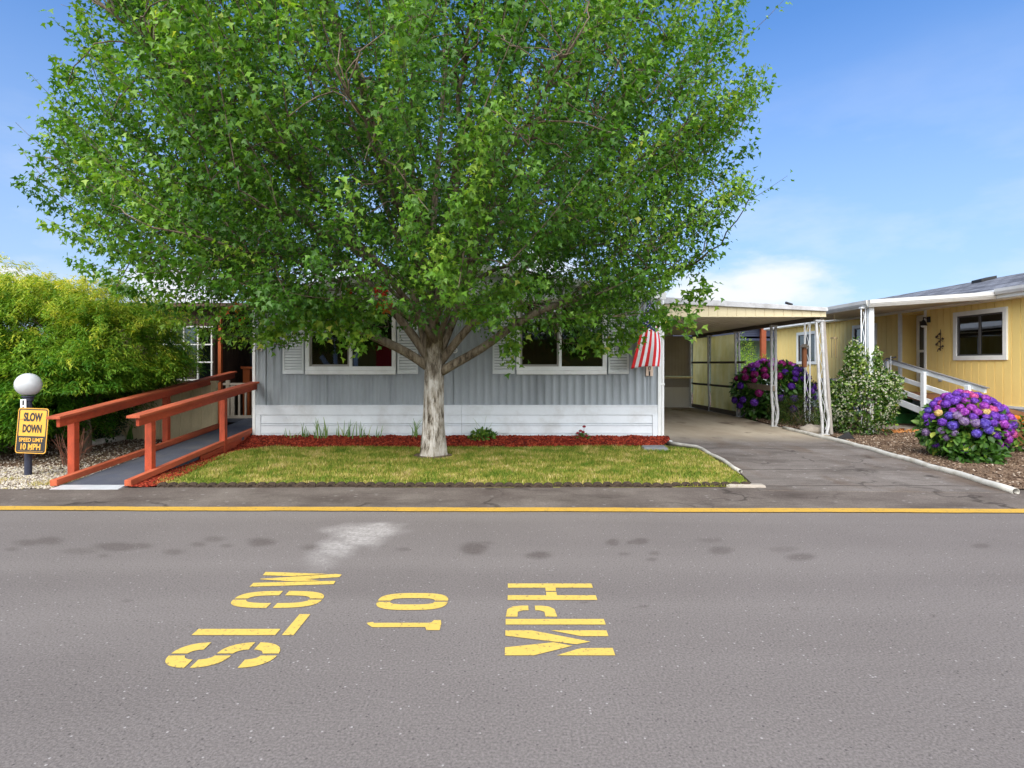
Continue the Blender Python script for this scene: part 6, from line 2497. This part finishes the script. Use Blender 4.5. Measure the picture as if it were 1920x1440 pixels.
def blades(name, x, y, z, n, h, rng, label, cat, mat, w=.018, lean=.35, spread=.06, group=None):
    Vv, Ff, Rr = [], [], []
    for i in range(n):
        a = rng.uniform(0, 2 * math.pi)
        ln = h * rng.uniform(.55, 1.1)
        le = rng.uniform(.05, lean) * ln
        b0_ = np.array([x + rng.normal(0, spread), y + rng.normal(0, spread * .5), z - .02])
        dx_, dy_ = math.cos(a), math.sin(a) * .6
        side = np.array([-math.sin(a), math.cos(a), 0]) if abs(math.sin(a)) > .5 else np.array([1.0, 0, 0])
        tn = rng.uniform(0, 1)
        k0 = len(Vv)
        kk = 6
        for j in range(kk + 1):
            t = j / kk
            c = b0_ + np.array([dx_ * le * t ** 2, dy_ * le * t ** 2, ln * (t - .12 * t ** 3)])
            ww = w * (1 - t ** 2) * .5 + .001
            Vv += [c - side * ww, c + side * ww]
            Rr += [tn, tn]
        for j in range(kk):
            Ff.append((k0 + 2 * j, k0 + 2 * j + 1, k0 + 2 * j + 3, k0 + 2 * j + 2))
    o = np_obj(name, np.array(Vv), np.array(Ff), mat, None, np.array(Rr), org=(x, y, z))
    return tag(o, label, cat, group)


IR = [(545, .30, 6, 'shortest thin iris tuft, nearest the ramp, against the white skirting'), (571, .42, 9, 'narrow iris tuft second from the ramp against the white skirting'), (601, .52, 15, 'fullest and tallest iris clump below the window beside the ramp'),
      (643, .46, 12, 'iris clump standing just past the tallest one, under the window mullion'), (672, .42, 9, 'slim upright iris clump between the window mullion and the red mulch twigs'), (704, .38, 7, 'sparse leaning iris tuft two clumps from the maple trunk'), (781, .52, 9, 'arching iris clump right beside the maple trunk')]
for px_, h, n, lab in IR:
    q = P(px_, 829, 10.50)
    blades('iris_clump', q.x, 10.50, .06, n, h, rng, lab, 'iris', m_iris, .020, .45, .07, 'iris clumps along the white skirting')
q = P(906, 830, 10.45)
pl = thing('leafy_plant', (q.x, 10.45, .05), 'small round green leafy plant in the red mulch past the maple trunk', 'plant')
leafy('leaves', pl, m_hyd, (q.x, 10.45, .14), (.24, .18, .15), 420, .07, rng, 'oval', .3, .1, .05, .55, .2, .1)
mb = MB()
for i in range(5):
    mb.tube([(q.x + rng.normal(0, .05), 10.45, .1), (q.x + rng.normal(0, .12), 10.44, .38 + .04 * i)], [.003, .002], 4)
mb.build('stems', m_iris and surf('stem_green', lin(120, 140, 80), .6, .1, 4, 30, 0), pl)
q = P(1093, 826, 10.45)
rp = thing('red_flower', (q.x, 10.45, .05), 'small plant with dark red flowers in the mulch below the window by the flag', 'plant')
leafy('leaves', rp, m_hyd, (q.x, 10.45, .13), (.12, .09, .09), 130, .05, rng, 'oval', .2, .1, .05, .5, .2, .1)
for dx_, dz_ in ((-.10, .18), (-.05, .22), (.02, .30), (.06, .13), (0, .20)):
    V, Fc, rv = HV * .028 + np.array([q.x + dx_, 10.42, .05 + dz_]), HF, HR
    np_obj('blossom', V, Fc, surf('dark_red_petal', lin(140, 24, 44), .6, .2, 20, 60, 0) if 'dark_red_petal' not in bpy.data.materials else bpy.data.materials['dark_red_petal'], rp, rv)
mb = MB()
for dx_, dz_ in ((-.10, .18), (-.05, .22), (.02, .30), (.06, .13)):
    mb.tube([(q.x + dx_ * .2, 10.45, .04), (q.x + dx_, 10.43, .05 + dz_)], [.004, .003], 4)
mb.build('stems', m_twig, rp)
# orange flowering plant at the right edge, small cat-tails and grasses by the yellow wall
q = G(1908, 850)
orp = thing('orange_azalea', (q.x, 9.6, 0), 'orange flowering plant at the right edge beside the round hydrangea', 'bush')
ox = (1905 - CX) / F * 9.6
leafy('leaves', orp, m_hyd, (ox + .05, 9.6, .32), (.34, .3, .30), 420, .075, rng, 'oval', .3, .2, .03, .45, .2, .1)
m_orf = leaf_mat('orange_petal', [(0.0, lin(206, 96, 30)), (1.0, lin(232, 160, 60))], .6, .3, .2)
for k in range(9):
    a = rng.uniform(0, 6.28)
    V = HV * .055 + np.array([ox + .05 + .24 * math.cos(a), 9.55 - .18 * abs(math.sin(a)), .36 + .26 * rng.random()])
    np_obj('blossom', V, HF, m_orf, orp, HR)
m_cat = surf('cattail', lin(132, 100, 58), .9, .2, 9, 60, .2)
cg = thing('cattail_grass', (8.3, 17.0, 0), 'ornamental grass with brown cat-tail plumes before the yellow wall', 'grass plant')
mb = MB()
for px_, py_, le in ((1480, 706, 6), (1484, 700, 3), (1465, 695, 2), (1492, 702, -9), (1510, 725, -4), (1470, 690, 1), (1478, 712, 8)):
    t = P(px_, py_, 17.0)
    mb.tube([(t.x + le * .015, 17.0, 0), (t.x, 17.0, t.z), (t.x - le * .006, 17.0, t.z + .12)], [.006, .005, .014], 6)
    mb.tube([(t.x - le * .001, 17.0, t.z), (t.x - le * .008, 17.0, t.z + .13), (t.x - le * .016, 17.0, t.z + .27)], [.010, .026, .006], 8)
mb.build('plumes', m_cat, cg, smooth=True)
bo = blades('blades', 8.4, 17.0, 0, 70, .95, rng, None, None, m_iris, .02, .6, .22)
bo.parent = cg
bo.location = bo.location - cg.location
q = P(1540, 790, 12.9)
blades('grass_tuft', q.x, 12.9, 0, 60, .52, rng, 'tuft of green grass between the white lattice post and the front carport post', 'grass plant', m_iris, .016, .8, .10)
q = P(1600, 500, 9)
blades('sapling', P(243, 826, 11.1).x, 11.1, 0, 6, .4, rng, 'thin green weed at the foot of the beige panel wall', 'weed', m_hyd, .05, .5, .03)

# ------------------------------------------------------------------ lawn, mulch, gravel
def inpoly(x, y, poly):
    c = np.zeros(len(x), bool)
    n = len(poly)
    for i in range(n):
        (x0, y0), (x1, y1) = poly[i][:2], poly[(i + 1) % n][:2]
        m = ((y0 > y) != (y1 > y)) & (x < (x1 - x0) * (y - y0) / ((y1 - y0) if y1 != y0 else 1e-9) + x0)
        c ^= m
    return c


def grid_sheet(name, poly, step, zfn, mat, edge=None):
    xs = [p[0] for p in poly]
    ys = [p[1] for p in poly]
    gx_ = np.arange(min(xs) - step, max(xs) + 2 * step, step)
    gy_ = np.arange(min(ys) - step, max(ys) + 2 * step, step)
    X, Y = np.meshgrid(gx_, gy_)
    idx = np.arange(X.size).reshape(X.shape)
    q = np.stack([idx[:-1, :-1], idx[:-1, 1:], idx[1:, 1:], idx[1:, :-1]], -1).reshape(-1, 4)
    cxm = (X[:-1, :-1] + step / 2).ravel()
    cym = (Y[:-1, :-1] + step / 2).ravel()
    q = q[inpoly(cxm, cym, poly)]
    used, inv = np.unique(q.ravel(), return_inverse=True)
    Vx, Vy = X.ravel()[used], Y.ravel()[used]
    V = np.stack([Vx, Vy, zfn(Vx, Vy)], 1)
    o = np_obj(name, V, inv.reshape(-1, 4), mat, None, smooth=True)
    return tag(o, kind='structure')


LAWN = [tuple(G(p, q)[:2]) for p, q in ((288, 914), (700, 915), (1100, 915), (1408, 916), (1393, 899), (1372, 884), (1335, 862), (1306, 845), (1240, 842), (1100, 842), (850, 843), (640, 843), (520, 842), (430, 849), (360, 872), (308, 895))]
def lawn_z(x, y):
    return .020 + .015 * np.clip((y - 7.0) / 2.5, 0, 1) + .02 * (vnoise(x * 1.2, y * 1.2, 2) - .5)


m_lawn = ground_mat('lawn_soil', [(0.3, lin(112, 118, 44, .8)), (0.5, lin(146, 146, 62, .8)), (0.7, lin(176, 164, 92, .8))], 1.0)
grid_sheet('lawn', LAWN, .06, lawn_z, m_lawn)


def blade_mat():
    m, nt, b = new_mat('grass_blade')
    v = coords(nt)
    n1 = noise(nt, v, 2.6, 7, .66)
    at = N(nt, 'ShaderNodeAttribute', attribute_name='rnd')
    f = math_(nt, 'ADD', math_(nt, 'MULTIPLY', math_(nt, 'SUBTRACT', n1, .5), 2.6), at.outputs['Fac'], True)
    c = ramp(nt, f, [(0.0, lin(92, 124, 36, .88)), (.3, lin(128, 146, 50, .88)), (.55, lin(168, 164, 76, .9)), (.8, lin(194, 176, 106, .92)), (1.0, lin(212, 190, 142, .95))])
    L(nt, c, b.inputs['Base Color'])
    b.inputs['Roughness'].default_value = .6
    b.inputs['Specular IOR Level'].default_value = .2
    t = N(nt, 'ShaderNodeBsdfTranslucent')
    L(nt, c, t.inputs['Color'])
    mx = N(nt, 'ShaderNodeMixShader')
    mx.inputs[0].default_value = .3
    L(nt, b.outputs[0], mx.inputs[1])
    L(nt, t.outputs[0], mx.inputs[2])
    L(nt, mx.outputs[0], nt.nodes['Material Output'].inputs['Surface'])
    return m


rng = np.random.default_rng(77)
n = 150000
x = rng.uniform(-4.6, 3.6, n)
y = rng.uniform(6.7, 10.6, n)
m = inpoly(x, y, [(p[0], p[1]) for p in LAWN]) & (np.hypot(x - TX, y - TY) > .34)
x, y = x[m], y[m]
z = lawn_z(x, y) - .004
n = len(x)
h = rng.uniform(.022, .055, n) * (.7 + .6 * vnoise(x * 2.2, y * 2.2, 5))
a = rng.uniform(0, 2 * math.pi, n)
le = rng.uniform(.2, 1.0, n) * h
w = rng.uniform(.004, .008, n)
base = np.stack([x, y, z], 1)
side = np.stack([-np.sin(a), np.cos(a), np.zeros(n)], 1) * w[:, None]
tipv = np.stack([np.cos(a) * le, np.sin(a) * le, h], 1)
V = np.stack([base - side, base + side, base + tipv], 1).reshape(-1, 3)
g = np_obj('grass', V, np.arange(3 * n).reshape(-1, 3), blade_mat(), None, np.repeat(np.clip(rng.normal(.40, .22, n), 0, 1), 3))
tag(g, kind='stuff')


def chips(name, n, poly, zfn, mat, size, flat=.3, rng=rng, dens=None, long_=2.2, round_=False):
    xs = [p[0] for p in poly]
    ys = [p[1] for p in poly]
    x = rng.uniform(min(xs), max(xs), n * 4)
    y = rng.uniform(min(ys), max(ys), n * 4)
    m = inpoly(x, y, poly)
    if dens is not None:
        m &= rng.random(len(x)) < dens(x, y)
    x, y = x[m][:n], y[m][:n]
    n = len(x)
    z = zfn(x, y)
    s = rng.uniform(size * .5, size * 1.3, n)
    q = rng.uniform(0, 2 * math.pi, n)
    til = rng.normal(0, .45, n)
    ax = np.stack([np.cos(q) * np.cos(til), np.sin(q) * np.cos(til), np.sin(til)], 1)
    up = unit(np.stack([rng.normal(0, .4, n), rng.normal(0, .4, n), np.ones(n)], 1))
    bx = unit(np.cross(up, ax))
    cx_ = np.cross(ax, bx)
    c = np.stack([x, y, z + s * flat * .35], 1)
    if round_:
        oct_ = np.array([(1, 0, 0), (-1, 0, 0), (0, 1, 0), (0, -1, 0), (0, 0, 1), (0, 0, -1)]) * np.array([1, .8, .6])
        ff = np.array([(0, 2, 4), (2, 1, 4), (1, 3, 4), (3, 0, 4), (2, 0, 5), (1, 2, 5), (3, 1, 5), (0, 3, 5)])
    else:
        oct_ = np.array([(-1, -1, -1), (1, -1, -1), (1, 1, -1), (-1, 1, -1), (-.9, -.8, 1), (.9, -.8, 1), (.9, .8, 1), (-.9, .8, 1)]) * np.array([1, 1 / long_, flat])
        ff = np.array([(4, 5, 6), (4, 6, 7), (0, 1, 5), (0, 5, 4), (1, 2, 6), (1, 6, 5), (2, 3, 7), (2, 7, 6), (3, 0, 4), (3, 4, 7)])
    V = c[:, None] + s[:, None, None] * (oct_[None, :, 0:1] * ax[:, None] + oct_[None, :, 1:2] * bx[:, None] + oct_[None, :, 2:3] * cx_[:, None])
    k = len(oct_)
    Fc = (ff[None] + (np.arange(n) * k)[:, None, None]).reshape(-1, 3)
    o = np_obj(name, V.reshape(-1, 3), Fc, mat, None, np.repeat(rng.random(n), k))
    return tag(o, kind='stuff')


def chip_mat(name, stops):
    m, nt, b = new_mat(name)
    at = N(nt, 'ShaderNodeAttribute', attribute_name='rnd')
    L(nt, ramp(nt, at.outputs['Fac'], stops), b.inputs['Base Color'])
    b.inputs['Roughness'].default_value = .9
    b.inputs['Specular IOR Level'].default_value = .15
    return m


m_redm = ground_mat('red_mulch_base', [(0.3, lin(70, 22, 15)), (0.7, lin(116, 38, 25))], 3)
m_redc = chip_mat('red_mulch_chip', [(0, lin(76, 22, 15)), (.5, lin(128, 42, 27)), (1, lin(166, 74, 50))])
M1 = [(XL - .05, YH - .03), (XL - .05, 9.95), (-3.8, 9.97), (-2.0, 9.99), (0, 10.0), (1.6, 9.96), (2.6, 10.05), (2.9, 10.42), (2.84, YH - .03)]
def m1z(x, y):
    return .045 + .10 * np.clip((y - 10.05) / .45, 0, 1) + .04 * (vnoise(x * 4, y * 6, 8) - .4)


grid_sheet('mulch_bed', M1, .04, m1z, m_redm)
chips('mulch', 7000, M1, m1z, m_redc, .022)
M2 = [tuple(G(p, q)[:2]) for p, q in ((236, 919), (286, 916), (325, 895), (372, 872), (442, 846), (524, 838), (482, 833), (440, 838), (300, 896))]
M2 = [(-4.58, 6.80), (-4.30, 6.86), (-4.30, 7.5), (-4.48, 8.4), (-4.58, 9.4), (-4.4, 10.2), (-4.85, 10.5), (-4.84, 9.2), (-4.70, 7.5)]
def m2z(x, y):
    return .028 + .02 * (vnoise(x * 5, y * 5, 8) - .3)


grid_sheet('mulch_strip', M2, .04, m2z, m_redm)
chips('mulch_chips', 3200, M2, m2z, m_redc, .020)

m_grav = ground_mat('gravel_base', [(0.3, lin(150, 140, 122)), (0.7, lin(206, 198, 184))], 6)
m_gravc = chip_mat('gravel_stone', [(0, lin(130, 118, 102, .7)), (.3, lin(190, 180, 166, .72)), (.8, lin(224, 216, 204, .75)), (1, lin(196, 180, 124, .7))])
GB = [(-14, 6.70), (-5.42, 6.75), (-5.52, 7.6), (-5.66, 9.0), (-5.9, 11.1), (-14, 11.3)]
def gz(x, y):
    return .012 + .02 * (vnoise(x * 3, y * 3, 18) - .3)


def gdens(x, y):
    e = 8.15 + .35 * np.sin(x * 1.7) + .3 * (vnoise(x * 2, y * 2, 3) - .5)
    return np.clip((e - y) / .5, .10, 1)


m_brm = ground_mat('brown_mulch_base', [(0.3, lin(74, 58, 46)), (0.7, lin(124, 104, 86))], 2)
m_brc = chip_mat('bark_chip', [(0, lin(64, 48, 38, .85)), (.5, lin(108, 88, 72, .85)), (.88, lin(140, 120, 102, .85)), (1, lin(190, 176, 160, .85))])
grid_sheet('garden_bed', GB, .08, gz, m_brm)
GBV = [(-10.5, 6.70), (-5.46, 6.75), (-5.52, 7.6), (-5.66, 9.0), (-5.9, 11.1), (-10.5, 11.2)]
chips('gravel', 15000, GBV, gz, m_gravc, .017, .6, dens=gdens, round_=True)
chips('leaf_litter', 4200, GBV, gz, m_brc, .024, .12, dens=lambda x, y: np.clip((y - 7.4) / .8, .04, 1))
# yellowed grass tufts in the gravel's edge
n = 9000
x = rng.uniform(-9, -5.45, n)
y = rng.uniform(6.72, 7.9, n)
m = (vnoise(x * 3.1, y * 4.1, 31) > .62) & inpoly(x, y, GBV)
x, y = x[m], y[m]
n = len(x)
h = rng.uniform(.02, .06, n)
a = rng.uniform(0, 6.28, n)
base = np.stack([x, y, np.full(n, .01)], 1)
side = np.stack([-np.sin(a), np.cos(a), np.zeros(n)], 1) * .005
tipv = np.stack([np.cos(a) * h * .6, np.sin(a) * h * .6, h], 1)
V = np.stack([base - side, base + side, base + tipv], 1).reshape(-1, 3)
tag(np_obj('weeds', V, np.arange(3 * n).reshape(-1, 3), bpy.data.materials['grass_blade'], None, np.repeat(rng.uniform(.3, 1, n), 3)), kind='stuff')

RB = [tuple(G(1600, 832)[:2]), tuple(G(1712, 862)[:2]), tuple(G(1895, 921)[:2]), (7.5, 6.72), (14, 6.75), (14, 9.0), (XW - .02, 9.0), (XW - .02, 22), (6.5, 22), (6.3, 19.3), (6.42, 15.9), (6.36, 13.5), (6.70, 12.2)]
def rz_(x, y):
    return .014 + .03 * (vnoise(x * 1.5, y * 1.5, 28) - .3)


grid_sheet('bark_bed', RB, .08, rz_, m_brm)
RBV = [tuple(G(1600, 832)[:2]), tuple(G(1712, 862)[:2]), tuple(G(1895, 921)[:2]), (9.5, 6.75), (10.3, 9.0), (10.3, 13.0), (8.0, 13.0), (8.0, 16), (6.42, 16), (6.36, 13.5), (6.70, 12.2)]
chips('bark_mulch', 13000, RBV, rz_, m_brc, .019, .3)
n = 700
chips('fallen_leaves', 500, [(8.2, 12.2), (9.9, 12.2), (9.8, 12.72), (8.2, 12.72)], rz_, chip_mat('dry_leaf', [(0, lin(150, 90, 50)), (1, lin(206, 150, 90))]), .045, .08, long_=1.4)
# dark soil ring round the trunk
mb = MB()
mb.lathe((TX, TY, 0), [(.30, .0), (.27, .040), (.25, .050), (.18, .05)], 30)
for i, v in enumerate(mb.v):
    mb.v[i] = Vector((TX + (v.x - TX) * (1 + .16 * math.sin(5 * math.atan2(v.y - TY, v.x - TX))), v.y, v.z))
tag(mb.build('tree_soil', m_soil, None), kind='structure')

# scalloped edging along the lawn's front
m_edge = surf('mossy_concrete', lin(84, 70, 58, .55), .95, .35, 6, 50, .6, dirt=lin(34, 26, 20), dirt_amt=.9, dirt_scale=9)
ex0, ex1 = G(296, 915).x, G(1412, 917).x
ne = 15
wl = (ex1 - ex0) / ne
yE = 6.845
mb = MB()
poly = [(0, -.03)]
for k in range(4):
    cxk = wl * (k + .5) / 4
    r = wl / 8
    for i in range(7):
        a = math.pi - math.pi * i / 6
        poly.append((cxk + r * .97 * math.cos(a), .038 + r * .52 * math.sin(a)))
poly.append((wl - .006, -.03))
mb.prism([(ex0 + px_, yE, pz) for px_, pz in reversed(poly)], (0, .05, 0))
for k in range(4):
    cxk = wl * (k + .5) / 4
    pts = [(ex0 + cxk + wl / 8 * .62 * math.cos(math.pi - math.pi * i / 8), yE - .004, .016 + wl / 8 * .52 * math.sin(math.pi * i / 8)) for i in range(9)]
    mb.tube(pts, .007, 5)
e0 = mb.build('edging_block', m_edge, None, org=(ex0, yE, 0), bevel=.004)
tag(e0, 'dark mossy scalloped edging block in the row along the front of the lawn', 'edging', 'scalloped edging blocks along the lawn')
re_ = random.Random(9)
for i in range(1, ne):
    c = e0.copy()
    COL.objects.link(c)
    c.location = (ex0 + wl * i + re_.uniform(-.004, .004), yE + re_.uniform(-.012, .012) + .003 * i / 3, re_.uniform(-.008, .006))
    c.rotation_euler = (re_.uniform(-.08, .05), re_.uniform(-.012, .012), re_.uniform(-.02, .02))
mb = MB()
a, b_ = G(1412, 918), G(1395, 900)
mb.hexa([(2.58, 6.84, -.02), (3.06, 6.80, -.02), (3.06, 6.93, -.02), (2.58, 6.95, -.02), (2.58, 6.85, .05), (3.04, 6.82, .045), (3.04, 6.92, .045), (2.58, 6.94, .05)])
tag(mb.build('kerb_stone', surf('pale_concrete', lin(150, 142, 132), .9, .2, 6, 50, .5), None, bevel=.015), 'plain pale concrete kerb piece at the corner of lawn and driveway', 'kerb')
mb = MB()
q = G(1228, 848)
mb.hexa([(q.x - .22, q.y - .1, .03), (q.x + .22, q.y - .1, .03), (q.x + .20, q.y + .16, .03), (q.x - .2, q.y + .16, .03), (q.x - .2, q.y - .08, .095), (q.x + .19, q.y - .08, .09), (q.x + .18, q.y + .14, .105), (q.x - .19, q.y + .14, .10)])
tag(mb.build('stepping_stone', surf('slate', lin(112, 114, 116), .8, .15, 5, 50, .4), None, bevel=.01), 'dark grey slab on the lawn below the downspout', 'stone slab')
